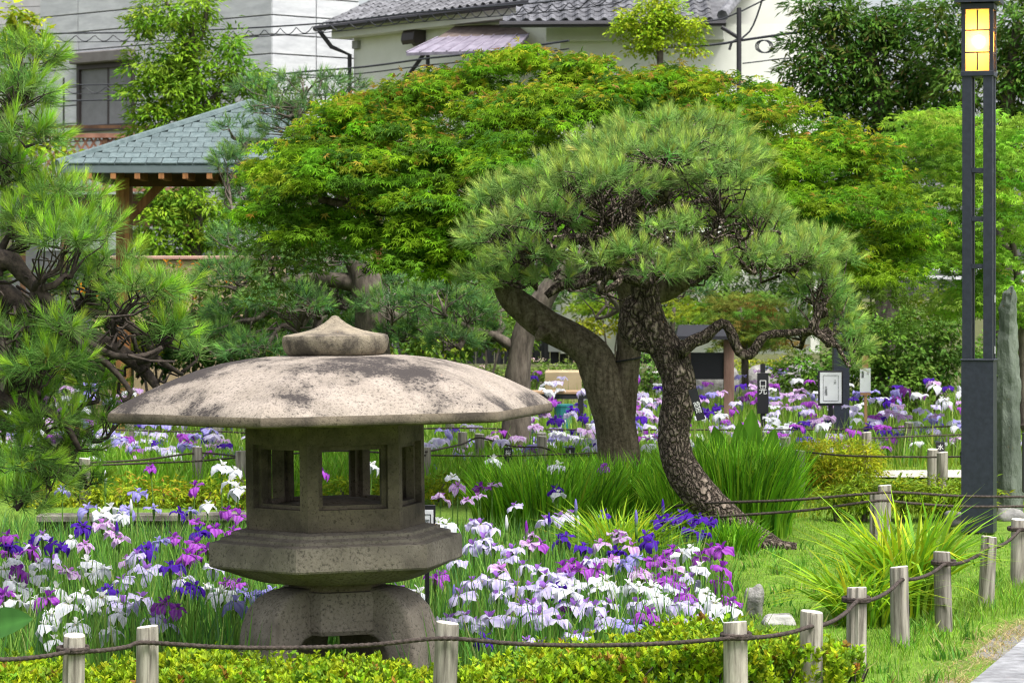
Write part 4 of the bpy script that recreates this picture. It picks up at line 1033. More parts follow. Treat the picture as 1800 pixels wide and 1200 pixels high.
MB().box((0, 0, .24), (.045, .03, .5), None, .003).build('stake', M['black'], ts, world=False)

# ------------------------------------------------------------------ foliage generators
def tufts(pos, dirs, n, L, wd, young, old, droop=.15):
    """pine shoots: a bright upright brush of new needles inside a wider whorl of old ones"""
    K = len(pos); dirs = unit(dirs)
    ref = rand_dirs(K); a = unit(np.cross(dirs, ref)); b = np.cross(dirs, a)
    new = rng.random((K, n)) < .42
    th = np.where(new, rng.uniform(.03, .50, (K, n)), rng.uniform(.45, 1.30, (K, n)))
    ph = rng.random((K, n)) * 2 * np.pi
    dv = dirs[:, None] * np.cos(th)[..., None] + (a[:, None] * np.cos(ph)[..., None] + b[:, None] * np.sin(ph)[..., None]) * np.sin(th)[..., None]
    dv[..., 2] -= np.where(new, 0, droop); dv = unit(dv)
    ln = L * np.where(new, rng.uniform(.55, .8, (K, n)), rng.uniform(.75, 1.1, (K, n))) * rng.uniform(.8, 1.15, (K, 1))
    base = pos[:, None] + dirs[:, None] * (np.where(new, rng.uniform(0, .35, (K, n)), rng.uniform(-.45, .05, (K, n))) * L)[..., None]
    side = unit(np.cross(dv, rng.normal(size=(K, n, 3))))
    tip = base + dv * ln[..., None]
    V = np.stack([base + side * wd / 2, base - side * wd / 2, tip], 2).reshape(-1, 3)
    Fc = np.arange(K * n * 3).reshape(-1, 3)
    yc = jitter_col(young, K, .16, .07)[:, None]; oc = jitter_col(old, K, .22, .08)[:, None]
    c = np.where(new[..., None], yc, oc) * (1 + rng.normal(0, .12, (K, n, 1)))
    dead = rng.random((K, n)) < .012; c[dead] = (.22, .12, .04)
    c = np.repeat(np.clip(c, .004, .9)[:, :, None], 3, 2).copy()
    return V, Fc, c.reshape(-1, 3)

def pad_points(pads, d, per, low=-.15):
    """points and outward directions on the tops of flattened pads given in photo pixels"""
    pos, dr, own = [], [], []
    for k, pd in enumerate(pads):
        x, y, rx, ry = pd[:4]; dd = pd[4] if len(pd) > 4 else 0.0; D = d + dd; s = D / F
        n = max(4, int(rx * ry * per))
        u = rand_dirs(n * 3); u = u[u[:, 2] > low][:n]
        rad = rng.uniform(.72, 1.0, len(u)) ** .7
        c = P(x, y, D); ext = np.array([rx * s, min(rx * s, .9) * .95, ry * s])
        pos.append(c + u * ext * rad[:, None]); o = unit(u / ext * ext.mean()); o[:, 2] = np.abs(o[:, 2]) * .6 + .45
        dr.append(unit(o + rng.normal(0, .18, o.shape))); own += [k] * len(u)
    return np.vstack(pos), np.vstack(dr), np.array(own)

def wiggle(a, b, k, amp):
    t = np.linspace(0, 1, k + 2)[:, None]; p = a * (1 - t) + b * t
    p[1:-1] += rng.normal(0, amp, (k, 3)) * np.linalg.norm(b - a); return p

def limbs(pads, d, hubs, r0, tuft_pos, own, twig_frac=.35, sides=6, amp=.09):
    """one crooked limb per pad from its nearest hub, then twigs to its shoots"""
    out = []
    hubs = np.array(hubs)
    for k, pd in enumerate(pads):
        D = d + (pd[4] if len(pd) > 4 else 0); c = P(pd[0], pd[1] + pd[3] * .35, D)
        h = hubs[np.argmin(np.linalg.norm(hubs - c, axis=1))]
        ln = np.linalg.norm(c - h); pl_ = wiggle(h, c, 4, amp); pl_[1:-1, 2] -= .06 * ln
        rad = np.linspace(r0, r0 * .35, 6); out.append(tube(pl_, rad, sides, step=max(.05, ln / 22), lump=.10)); pts, _ = resample(pl_, rad, max(.05, ln / 14))
        pts = pts[len(pts) // 3:]
        tp = tuft_pos[own == k]
        for q in tp[rng.random(len(tp)) < twig_frac]:
            b = pts[rng.integers(len(pts))]
            if np.linalg.norm(q - b) > 1.2: continue
            out.append(tube(wiggle(b, q, 2, .10), np.array([r0 * .28, r0 * .22, r0 * .17, r0 * .12]), 4, cap=False))
    return out

def sprays(cent, n, r, leaf, size, cols, flat=.28, up=(0, 0, 1), droop=.45, out=None):
    """flat layered sprays of leaves round given centres"""
    K = len(cent); T, Fc = leaf
    ang = rng.random((K, n)) * 2 * np.pi; rr = np.sqrt(rng.random((K, n))) * r * rng.uniform(.7, 1.3, (K, 1))
    p = np.stack([np.cos(ang) * rr, np.sin(ang) * rr, rng.normal(0, flat * .35, (K, n)) * r - (rr / r) ** 2 * flat * r], -1)
    pos = cent[:, None] + p
    fw = np.stack([np.cos(ang), np.sin(ang), -droop + rng.normal(0, .25, (K, n))], -1) + rng.normal(0, .45, (K, n, 3))
    no = np.array(up) + rng.normal(0, .38, (K, n, 3))
    if out is not None: no = no + out[:, None] * .7; fw = fw + out[:, None] * .6
    sz = size * rng.uniform(.7, 1.25, K * n)
    V, Fo = inst(T, Fc, pos.reshape(-1, 3), fw.reshape(-1, 3), no.reshape(-1, 3), sz)
    c = cols(K, n)
    return V, Fo, np.repeat(c.reshape(-1, 3), len(T), 0)

def cols_fn(palette, weights, tip=None, tipw=0.0, amt=.15):
    def f(K, n):
        base = mix_cols(palette, weights, K, amt)[:, None] * np.ones((1, n, 1))
        c = base * (1 + rng.normal(0, .15, (K, n, 1)))
        if tip is not None:
            k = rng.random((K, n)) < tipw * rng.uniform(0, 2, (K, 1)); c[k] = jitter_col(tip, k.sum(), .2)
        return np.clip(c, .004, .9)
    return f

def blob_centres(blobs, d, per, inner=.35):
    cs, outs = [], []
    for b in blobs:
        x, y, rx, ry = b[:4]; dd = b[4] if len(b) > 4 else 0; D = d + dd; s = D / F
        n = max(3, int(rx * ry * per)); u = rand_dirs(n); rad = np.where(rng.random(n) < inner, rng.uniform(.3, .85, n), rng.uniform(.85, 1.05, n))
        ext = np.array([rx * s, (rx + ry) / 2 * s, ry * s]); cs.append(P(x, y, D) + u * ext * rad[:, None]); outs.append(u)
    return np.vstack(cs), np.vstack(outs)

def blades(base, h, lean, wd, col, segs=3, az=None, curve=2.0, fold=None):
    """strap leaves: base points, height, sideways reach, width, colour"""
    n = len(base); az = rng.random(n) * 2 * np.pi if az is None else az
    L_ = np.stack([np.cos(az), np.sin(az), np.zeros(n)], -1)
    fa = rng.random(n) * np.pi; S_ = np.stack([np.cos(fa), np.sin(fa), np.zeros(n)], -1)
    V = []
    ts = np.linspace(0, 1, segs + 1)
    for t in ts[:-1]:
        z = h * (t if fold is None else t - fold * t ** 2.6)
        c = base + L_ * (lean * t ** curve)[:, None]; c[:, 2] += z
        w_ = wd * (1 - .75 * t ** 2.2) / 2
        V += [c + S_ * w_[:, None], c - S_ * w_[:, None]]
    z = h if fold is None else h * (1 - fold); c = base + L_ * lean[:, None]; c[:, 2] += z; V.append(c)
    k = len(V); V = np.stack(V, 1).reshape(-1, 3)
    fc = []
    for i in range(segs - 1): a = 2 * i; fc += [(a, a + 1, a + 3), (a, a + 3, a + 2)]
    fc.append((2 * segs - 2, 2 * segs - 1, 2 * segs)); fc = np.array(fc)
    Fo = (fc[None] + (np.arange(n) * k)[:, None, None]).reshape(-1, 3)
    return V, Fo, np.repeat(col, k, 0)

def cat(parts):
    Vs, Fs, Cs = [], [], []; n = 0
    for V, Fc, c in parts: Vs.append(V); Fs.append(Fc + n); Cs.append(c); n += len(V)
    return np.vstack(Vs), np.vstack(Fs), np.vstack(Cs)

def tree(name, label, base, trunk_parts, trunk_mat, crown, crown_mat, cat_='tree', group=None, crown_name='crown', smooth=True):
    o = empty(name, base, label, cat_, group)
    if trunk_parts:
        V, ps = merge(trunk_parts); part('trunk', V, ps, trunk_mat, o, smooth=smooth)
    if crown is not None:
        V, Fc, c = crown; part(crown_name, V, Fc, crown_mat, o, col=c)
    return o

def pxline(pts, d, step=.06, sides=12, lump=.07):
    """tube through photo pixels (x, y, radius px[, depth offset])"""
    q = [P(p[0], p[1], d + (p[3] if len(p) > 3 else 0)) for p in pts]; r_ = [p[2] / F * d for p in pts]
    return tube(q, r_, sides, step=step, lump=lump)

# ------------------------------------------------------------------ hero pine
PD = 18.2
pads = [(1185, 236, 135, 40, .35), (1090, 272, 100, 42, .1), (1285, 285, 70, 50, .2), (1185, 285, 150, 42, -.35), (1000, 318, 105, 48, -.1), (1265, 325, 85, 40, -.45),
        (905, 360, 80, 50, .1), (865, 425, 62, 45, -.1), (855, 487, 52, 34, .0), (905, 497, 50, 22, -.3), (945, 395, 90, 42, -.5), (1060, 330, 110, 42, -.6), (925, 455, 75, 36, -.45), (1330, 390, 65, 45, -.2),
        (1405, 425, 85, 28, .0), (1310, 455, 70, 30, -.6), (1385, 462, 80, 36, -.3), (1448, 452, 45, 48, .1), (1440, 512, 52, 40, -.1), (1475, 560, 36, 48, .1), (1480, 478, 40, 40, .3),
        (1110, 448, 62, 24, -.95), (1055, 462, 50, 20, -.85), (1215, 448, 42, 30, -.9), (1150, 482, 55, 18, -1.0), (1240, 482, 52, 26, -.8), (1185, 400, 60, 20, -.9), (980, 490, 55, 22, -.3),
        (1400, 585, 50, 30, .3), (1505, 610, 28, 40, .0), (1495, 640, 18, 14, -.1), (1010, 360, 60, 30, .8), (1300, 380, 80, 40, .9), (1150, 330, 150, 60, .9), (900, 430, 60, 40, .7), (1380, 450, 70, 40, .8)]
tp, td_, ow = pad_points(pads, PD, .0125)
crown = tufts(tp, td_, 88, .116, .0030, (.41, .55, .115), (.19, .32, .08))
tr = [pxline([(1395, 975, 12), (1345, 958, 24), (1300, 930, 28), (1262, 898, 31), (1222, 858, 31), (1192, 810, 29), (1184, 760, 28), (1193, 700, 30), (1190, 655, 31), (1170, 612, 29), (1148, 580, 28), (1138, 545, 27), (1134, 510, 25), (1128, 470, 26), (1128, 430, 20), (1120, 395, 12)], PD, .05, 16, .06),
      pxline([(1160, 604, 22), (1130, 594, 24), (1112, 578, 23), (1108, 556, 21), (1124, 532, 22)], PD, .04, 12, .1),
      pxline([(1195, 620, 14), (1218, 600, 12), (1240, 592, 11), (1262, 572, 9.5), (1276, 570, 9.5), (1288, 592, 9.5), (1300, 618, 9), (1318, 624, 9), (1332, 606, 9), (1345, 590, 8.5), (1375, 586, 7), (1410, 583, 6), (1440, 576, 5)], PD - .1, .04, 9, .09),
      pxline([(1290, 925, 30), (1330, 955, 16), (1400, 962, 8)], PD - .1, .05, 8, .1),
      pxline([(1140, 480, 20), (1190, 440, 14), (1250, 420, 11), (1330, 430, 9), (1400, 470, 6)], PD - .2, .05, 8, .1),
      pxline([(1135, 470, 18), (1080, 430, 12), (1000, 420, 10), (930, 440, 8), (870, 450, 5)], PD - .2, .05, 8, .1),
      pxline([(1130, 490, 16), (1060, 480, 11), (990, 500, 9), (960, 520, 6)], PD - .3, .05, 8, .1),
      pxline([(1128, 430, 16), (1100, 380, 11), (1130, 330, 9), (1180, 290, 6)], PD, .05, 8, .1)]
hubs = [P(1130, 470, PD - .1), P(1125, 430, PD), P(1060, 430, PD - .2), P(1000, 425, PD - .2), P(930, 440, PD - .2), P(1200, 436, PD - .2), P(1260, 422, PD - .2), P(1330, 432, PD - .2), P(1120, 360, PD), P(1170, 300, PD), P(1430, 580, PD - .1), P(1390, 465, PD - .2), P(1040, 478, PD - .3)]
tr += limbs(pads, PD, hubs, .026, tp, ow, .42)
# a web of bare twigs under the umbrella
for k in range(150):
    x = rng.uniform(960, 1380); y = 405 + 40 * abs(x - 1160) / 250 + rng.normal(0, 22); a = P(x, y, PD + rng.uniform(-.9, .5)); b = a + np.array([rng.normal(0, .12), rng.normal(0, .12), rng.normal(.05, .07)])
    tr.append(tube(wiggle(a, b, 2, .16), [.011, .009, .007, .004], 5, cap=False))
tree('pine_tree', 'umbrella shaped garden pine with a leaning scaly trunk in the middle', (*P(1345, 0, PD)[:2], 0), tr, M['bark_pine'], crown, M['needle'])

# ------------------------------------------------------------------ near pine at the left edge
LDp = 13.4
padsL = [(45, 105, 62, 45, .2), (25, 175, 75, 55, 0), (45, 245, 75, 40, -.2), (5, 310, 60, 50, .2), (75, 335, 70, 32, .3), (115, 352, 70, 32, .1), (60, 395, 80, 38, -.1), (165, 405, 60, 30, -.1), (120, 430, 80, 36, -.3),
         (200, 462, 58, 30, .2), (155, 500, 75, 36, .1), (245, 512, 62, 32, -.1), (300, 505, 46, 34, .1), (225, 550, 60, 30, .25), (300, 590, 42, 34, -.1), (345, 625, 26, 26, .2), (30, 600, 80, 40, -.2), (85, 640, 75, 34, -.3), (25, 660, 60, 36, -.1),
         (170, 680, 44, 30, .1), (200, 735, 36, 34, .1), (80, 745, 75, 34, -.1), (130, 790, 62, 34, .1), (40, 815, 60, 40, -.2), (30, 885, 55, 34, -.2), (5, 770, 60, 40, -.1), (90, 850, 50, 34, -.1), (60, 700, 60, 30, .1), (110, 580, 50, 26, -.4), (150, 850, 36, 26, .2), (-40, 480, 60, 60, .3), (-60, 250, 70, 70, .3)]
tp, td_, ow = pad_points(padsL, LDp, .0085)
crown = tufts(tp, td_, 92, .124, .0026, (.33, .55, .05), (.145, .28, .06), .15)
trL = [pxline([(-520, 1250, 60), (-430, 1050, 52), (-330, 850, 48), (-240, 690, 45), (-150, 600, 40), (-60, 540, 36), (0, 520, 32), (50, 560, 24), (120, 585, 19), (190, 605, 14), (240, 640, 11), (275, 680, 7), (262, 700, 4)], LDp, .06, 12, .1),
       pxline([(-60, 540, 26), (0, 455, 20), (40, 480, 15), (75, 520, 13), (110, 560, 11), (135, 600, 8), (190, 640, 6), (230, 690, 5), (215, 705, 3)], LDp - .2, .05, 8, .12),
       pxline([(0, 520, 16), (60, 540, 12), (130, 545, 9), (200, 560, 7), (260, 600, 5)], LDp + .2, .05, 8, .12),
       pxline([(-150, 600, 30), (-80, 690, 22), (0, 705, 15), (60, 715, 11), (110, 740, 7), (140, 790, 5)], LDp - .1, .05, 8, .12),
       pxline([(-150, 600, 30), (-90, 400, 24), (-30, 260, 18), (20, 180, 12), (40, 110, 7)], LDp + .2, .05, 8, .12),
       pxline([(150, 600, 8), (200, 625, 6), (255, 625, 5), (285, 610, 4)], LDp - .2, .05, 6, .12)]
hubL = [P(0, 455, LDp), P(60, 510, LDp - .2), P(110, 560, LDp), P(180, 600, LDp), P(240, 640, LDp), P(-60, 540, LDp), P(-30, 260, LDp + .2), P(20, 180, LDp + .2), P(0, 705, LDp - .1), P(60, 715, LDp - .1), P(130, 545, LDp + .2), P(-80, 400, LDp + .2), P(120, 770, LDp)]
trL += limbs(padsL, LDp, hubL, .020, tp, ow, .75)
for k in range(90):
    x = rng.uniform(-20, 280); y = 540 + x * .35 + rng.normal(0, 35); a = P(x, y, LDp + rng.uniform(-.3, .3)); b = a + np.array([rng.normal(.06, .07), rng.normal(0, .1), rng.normal(0, .05)])
    trL.append(tube(wiggle(a, b, 2, .16), [.008, .007, .006, .004], 5, cap=False))
tree('pine_tree', 'long needled pine reaching in from the left edge with dark branches', (*P(-520, 0, LDp)[:2], 0), trL, M['twig'], crown, M['needle'])

# ------------------------------------------------------------------ darker pines behind the lantern
def back_pine(label, pads, d, trunk, hubs, per=.024, n=40, young=(.22, .39, .085), old=(.10, .21, .065), L=.135):
    tp, td_, ow = pad_points(pads, d, per); cr = tufts(tp, td_, n, L, .0055, young, old)
    t_ = [pxline(t, d, .1, 10, .08) for t in trunk] + limbs(pads, d, [P(x, y, d) for x, y in hubs], .035, tp, ow, .3, 5)
    return tree('pine_tree', label, (*P(trunk[0][0][0], 0, d)[:2], 0), t_, M['bark_far'], cr, M['needle'])
back_pine('dark blue green pine behind the lantern finial with drooping pads', [(440, 420, 75, 40), (530, 415, 70, 40, .4), (400, 490, 62, 40, -.4), (485, 470, 80, 40), (575, 455, 72, 34, -.5), (645, 425, 55, 34, .3), (505, 535, 85, 40, -.6), (425, 555, 70, 40, .2), (600, 515, 75, 34, .4), (690, 540, 70, 30, -.5), (380, 610, 65, 40, -.2), (450, 620, 70, 36, -.6),
           (700, 505, 50, 26, .4), (540, 595, 70, 34, .4), (640, 590, 60, 34, .5), (705, 590, 50, 30, -.1), (440, 350, 50, 40, .8), (400, 300, 35, 40, .6)], 27.5,
          [[(660, 830, 36), (658, 700, 32), (655, 600, 30), (648, 520, 30), (630, 460, 24), (590, 420, 14), (540, 420, 8)], [(640, 500, 18), (560, 490, 12), (480, 500, 8)], [(650, 540, 16), (700, 560, 10), (740, 555, 6)]],
          [(640, 500), (590, 425), (540, 440), (480, 500), (700, 560), (560, 560), (655, 600)])
back_pine('dark pine with a straight scaly trunk between lantern and forked tree', [(775, 520, 65, 30, -.3), (825, 555, 55, 34), (790, 605, 55, 32, -.3), (850, 595, 45, 38, .2), (745, 575, 50, 26, .3), (870, 520, 55, 36, .4), (1010, 500, 60, 34, .8), (1070, 520, 60, 30, 1.2), (1200, 510, 60, 30, 1.4), (940, 540, 40, 25, .6)], 27.0,
          [[(905, 830, 30), (908, 720, 25), (910, 660, 23), (920, 590, 22), (950, 530, 20), (990, 480, 17), (1030, 440, 12), (1080, 400, 8)], [(915, 620, 12), (870, 590, 8), (820, 580, 6), (780, 570, 4)]],
          [(915, 620), (870, 590), (820, 580), (950, 530), (990, 485), (1040, 440)])
back_pine('pine crown rising beside the gazebo roof at the maple edge', [(405, 225, 34, 22), (430, 262, 40, 24, -.3), (470, 160, 70, 26, .3), (540, 145, 70, 22), (600, 152, 50, 20, .3), (500, 195, 70, 26, -.2), (570, 185, 70, 30), (400, 275, 24, 14, -.2), (520, 230, 70, 30)], 29.5,
          [[(560, 800, 20), (556, 500, 18), (545, 330, 16), (530, 240, 12), (520, 180, 8)], [(535, 260, 9), (470, 250, 6), (420, 245, 4)]], [(530, 240), (520, 190), (470, 250), (430, 250), (570, 190)], .020, 36, (.20, .36, .085), (.10, .20, .07))

# ------------------------------------------------------------------ maple
MD = 22.5
topx = [440, 455, 500, 600, 720, 830, 960, 1100, 1240, 1330, 1400, 1470, 1530, 1600, 1640]; topy = [330, 262, 205, 165, 132, 88, 74, 92, 112, 136, 172, 190, 235, 305, 380]
botx = [440, 480, 560, 640, 700, 800, 900, 1000, 1300, 1420, 1560, 1640]; boty = [340, 395, 405, 415, 470, 490, 440, 400, 440, 470, 480, 440]
NB, PER = 150, 10
bx0 = rng.uniform(448, 1635, NB * 3); bt = np.interp(bx0, topx, topy); bb_ = np.interp(bx0, botx, boty); bfr = rng.random(NB * 3) ** .9
by0 = bt + 10 + bfr * np.maximum(bb_ - bt - 16, 6)
keepb = []                                # boughs keep their distance, so dark gaps stay between the layers
for i in range(NB * 3):
    if all(abs(bx0[i] - bx0[j]) / 75 + abs(by0[i] - by0[j]) / 26 > .62 for j in keepb): keepb.append(i)
    if len(keepb) >= NB: break
xs, ys, dep, fr = [], [], [], []
for i in keepb:
    dome = math.sqrt(max(.05, 1 - ((bx0[i] - 1040) / 640) ** 2)); dd = -2.0 * dome * min(1, bfr[i] * 1.6 + .15) + rng.uniform(0, .5)
    for j in range(PER):
        u, v = rng.normal(0, .42), rng.normal(0, .42); q = u * u + v * v
        xs.append(bx0[i] + u * 75); ys.append(by0[i] + q * 10 + rng.normal(0, 5) + v * 6); dep.append(dd + v * -.45 + q * .0); fr.append(bfr[i])
xs, ys, dep, fr = map(np.array, (xs, ys, dep, fr)); ok = (xs > 436) & (xs < 1648) & (ys > np.interp(xs, topx, topy) + 3); xs, ys, dep, fr = xs[ok], ys[ok], dep[ok], fr[ok]
K = len(xs); sel = slice(0, K)
cent = np.array([P(a, b, MD + c) for a, b, c in zip(xs, ys, dep)])
maple_cols = cols_fn([(.15, .30, .010), (.11, .25, .012), (.22, .35, .014), (.07, .17, .015)], [4, 4, 3, 2.5], (.36, .26, .04), .012)
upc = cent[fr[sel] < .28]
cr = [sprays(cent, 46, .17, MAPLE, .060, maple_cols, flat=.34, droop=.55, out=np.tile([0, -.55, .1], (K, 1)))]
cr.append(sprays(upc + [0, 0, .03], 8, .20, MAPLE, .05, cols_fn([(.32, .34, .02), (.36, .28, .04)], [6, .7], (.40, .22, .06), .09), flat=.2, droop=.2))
# back and inside of the crown
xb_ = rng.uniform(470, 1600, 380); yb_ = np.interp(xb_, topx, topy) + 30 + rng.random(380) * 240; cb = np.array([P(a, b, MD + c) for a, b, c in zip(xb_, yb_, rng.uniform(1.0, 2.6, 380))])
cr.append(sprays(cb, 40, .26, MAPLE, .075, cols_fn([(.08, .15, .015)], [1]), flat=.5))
md = 21.4
trm = [pxline([(1092, 900, 43), (1088, 800, 37), (1080, 740, 36), (1069, 700, 36), (1056, 655, 36), (1040, 622, 33), (1012, 599, 29), (975, 580, 28), (945, 560, 27), (920, 541, 25), (898, 523, 23), (885, 500, 19), (870, 470, 16)], md, .05, 18, .045),
       pxline([(1090, 750, 26), (1098, 680, 23), (1104, 630, 22), (1108, 585, 22), (1110, 540, 22), (1108, 505, 25), (1100, 470, 30), (1080, 420, 26), (1000, 390, 22), (900, 410, 22), (800, 412, 22), (740, 372, 20), (690, 335, 15), (680, 310, 10)], md, .06, 14, .05),
       pxline([(1112, 520, 24), (1150, 515, 20), (1195, 495, 20), (1260, 440, 16), (1350, 390, 12), (1450, 350, 8)], md + .1, .06, 12, .05),
       pxline([(1100, 470, 24), (1120, 380, 18), (1090, 280, 13), (1080, 180, 8)], md + .3, .08, 10, .06),
       pxline([(800, 412, 16), (770, 330, 12), (720, 250, 8)], md + .3, .08, 8, .06), pxline([(740, 372, 12), (660, 370, 9), (560, 350, 6)], md, .08, 8, .06),
       pxline([(958, 578, 12), (948, 592, 10), (945, 600, 3)], md - .12, .03, 8, .1)]
for k in range(120):
    a = P(rng.uniform(560, 1400), rng.uniform(300, 430), MD + rng.uniform(-.4, 1.4)); b = a + np.array([rng.normal(0, .3), rng.normal(0, .25), rng.uniform(.05, .35)]); trm.append(tube(wiggle(a, b, 2, .1), [.016, .013, .009, .005], 5, cap=False))
tree('maple_tree', 'broad layered maple with a forked grey trunk behind the pine', (*P(1095, 0, md)[:2], 0), trm, M['bark_grey'], cat(cr), M['leaf'])
mt = bpy.data.objects['maple_tree']
c0 = P(1085, 622, md); th = np.linspace(-.3, math.pi + .4, 24)
q = np.stack([P(1102, 0, md)[0] - .108 * np.cos(th), md - .112 * np.sin(th), P(0, 632, md)[2] - .018 * np.cos(th)], -1); V, ps = tube(q, [.007] * 24, 5); part('trunk_tie', V, ps, M['black'], mt)

# ------------------------------------------------------------------ broadleaf trees
def leafy(name, label, blobs, d, per, n, r, leaf, size, cf, trunk, mat_t='bark_far', group=None, catg='tree', flat=.6):
    c, o = blob_centres(blobs, d, per); cr = sprays(c, n, r, leaf, size, cf, flat=flat, out=o)
    t_ = [pxline(t, d, .12, 8, .08) for t in trunk]
    x0 = trunk[0][0][0] if trunk else blobs[0][0]
    return tree(name, label, (*P(x0, 0, d)[:2], float(ground_z(np.array(0.), np.array(float(d))))), t_, M[mat_t], cr, M['leaf'], catg, group)
fresh = cols_fn([(.20, .36, .02), (.15, .29, .025), (.26, .40, .03)], [3, 3, 2])
leafy('broadleaf_tree', 'slender bright green tree rising behind the gazebo roof', [(290, 20, 55, 35), (345, 5, 45, 25), (255, 35, 30, 24), (405, 72, 26, 32), (400, 110, 24, 24), (270, 110, 50, 40), (300, 150, 60, 45), (350, 130, 55, 45), (430, 130, 45, 30), (450, 160, 30, 26), (240, 160, 30, 26), (310, 200, 75, 34), (260, 210, 40, 30),
      (390, 180, 40, 24), (350, 60, 30, 30), (320, 100, 40, 40), (370, 210, 60, 30), (280, 390, 50, 55), (340, 360, 55, 60), (390, 400, 40, 45), (250, 420, 30, 30), (330, 420, 50, 30), (300, 340, 50, 40)], 41, .017, 30, .17, LONG, .115, fresh,
      [[(345, 700, 13), (345, 450, 12), (347, 340, 11), (345, 250, 10), (344, 170, 9), (342, 100, 6), (335, 30, 4)], [(344, 190, 6), (300, 150, 4), (270, 120, 3)], [(345, 200, 6), (400, 150, 4), (430, 130, 3)], [(342, 110, 5), (310, 40, 4), (290, 0, 3)], [(343, 105, 5), (360, 40, 4), (368, -10, 3)], [(345, 440, 7), (300, 400, 5), (265, 360, 3)]])
leafy('broadleaf_tree', 'yellow green leafy tree at the top left corner', [(20, 25, 35, 30), (50, 55, 40, 28), (20, 75, 35, 30), (75, 85, 20, 12), (10, 120, 30, 30), (60, 250, 35, 30), (95, 265, 26, 22), (85, 230, 22, 14), (25, 300, 30, 24)], 33, .012, 16, .14, OVAL, .10, cols_fn([(.34, .42, .02), (.24, .36, .03)], [3, 2]),
      [[(10, 800, 12), (12, 300, 10), (20, 150, 7), (25, 40, 4)], [(14, 290, 6), (60, 260, 4), (90, 260, 3)]])
leafy('broadleaf_tree', 'lime green round clumped tree in front of the tiled roof', [(1120, 25, 38, 26), (1165, 5, 34, 22), (1200, 45, 36, 24), (1095, 48, 22, 14), (1150, 65, 46, 20), (1215, 80, 28, 16), (1125, 80, 30, 14), (1180, 25, 30, 20), (1150, 35, 40, 30)], 38, .03, 26, .12, OVAL, .06, cols_fn([(.36, .46, .02), (.28, .42, .02)], [3, 2]), [[(1165, 500, 8), (1162, 200, 7), (1160, 90, 6), (1158, 20, 4)]])
dk = cols_fn([(.06, .145, .02), (.09, .19, .022), (.13, .22, .03)], [3, 3, 1.5], (.16, .15, .04), .08)
leafy('broadleaf_tree', 'dark glossy green tree left of the lamp head', [(1440, 20, 50, 45), (1420, 85, 40, 45), (1500, 40, 60, 50), (1550, 90, 70, 55), (1470, 120, 55, 45), (1400, 130, 32, 28), (1530, 160, 60, 40), (1590, 30, 60, 50), (1620, 120, 60, 55), (1580, 190, 50, 32), (1480, 180, 45, 24), (1430, 165, 40, 26), (1500, 215, 50, 28), (1560, 240, 50, 30), (1620, 240, 50, 32), (1600, 300, 60, 36)], 37, .013, 40, .20, LONG, .115, dk,
      [[(1560, 700, 22), (1555, 300, 20), (1540, 150, 14), (1520, 40, 8)]])
leafy('broadleaf_tree', 'dark evergreen tree behind and right of the lamp head', [(1670, 40, 50, 50), (1690, 130, 55, 45), (1790, 30, 50, 50), (1780, 120, 55, 45), (1760, 190, 50, 30), (1660, 200, 50, 30), (1840, 100, 50, 80), (1700, 260, 60, 40), (1790, 260, 60, 40), (1730, 80, 50, 50, 1.0)], 36, .013, 40, .20, LONG, .115, dk,
      [[(1770, 700, 20), (1765, 300, 16), (1775, 150, 12), (1790, 40, 8)]])
lm = cols_fn([(.22, .40, .03), (.15, .32, .03), (.29, .45, .05)], [3, 2, 2])
def maple2(name, label, boxes, d, K, size, r, cf, trunk, n=34):
    cs = []
    for (x0, x1, y0, y1, kk) in boxes: cs += [P(rng.uniform(x0, x1), rng.uniform(y0, y1), d + rng.uniform(-1, 1)) for _ in range(int(K * kk))]
    cs = np.array(cs); cr = sprays(cs, n, r, MAPLE, size, cf, flat=.3, droop=.5, out=np.tile([0, -.4, .1], (len(cs), 1)))
    return tree(name, label, (*P(trunk[0][0][0], 0, d)[:2], 0), [pxline(t, d, .1, 8, .06) for t in trunk], M['bark_far'], cr, M['leaf'])
maple2('maple_tree', 'light green young maple behind the lamp shaft', [(1580, 1690, 190, 260, .15), (1600, 1720, 250, 350, .16), (1720, 1820, 200, 330, .22), (1640, 1720, 330, 430, .12), (1740, 1820, 330, 470, .16), (1620, 1740, 410, 460, .16), (1660, 1760, 470, 550, .16), (1755, 1830, 480, 570, .1)], 28, 270, .072, .22, lm,
       [[(1800, 760, 8), (1795, 560, 7), (1780, 430, 6), (1760, 320, 5), (1745, 240, 3)], [(1785, 440, 4), (1700, 420, 3), (1640, 430, 2)], [(1790, 520, 4), (1720, 500, 3), (1680, 500, 2)], [(1765, 330, 3), (1680, 290, 2), (1620, 240, 2)]])
maple2('maple_tree', 'small reddish green maple behind the notice board', [(1245, 1370, 512, 570, .5), (1260, 1390, 560, 610, .5)], 36, 110, .07, .2, cols_fn([(.17, .20, .03), (.20, .15, .035), (.12, .22, .03)], [3, 1, 3]), [[(1310, 680, 7), (1308, 600, 6), (1300, 540, 4)]])
maple2('maple_tree', 'green spreading maple branch layer above the notice board', [(1170, 1320, 520, 560, .5), (1020, 1100, 500, 545, .5)], 38, 60, .075, .22, cols_fn([(.16, .28, .02), (.22, .33, .02)], [1, 1]), [[(1180, 680, 6), (1182, 580, 5), (1185, 540, 3)]])

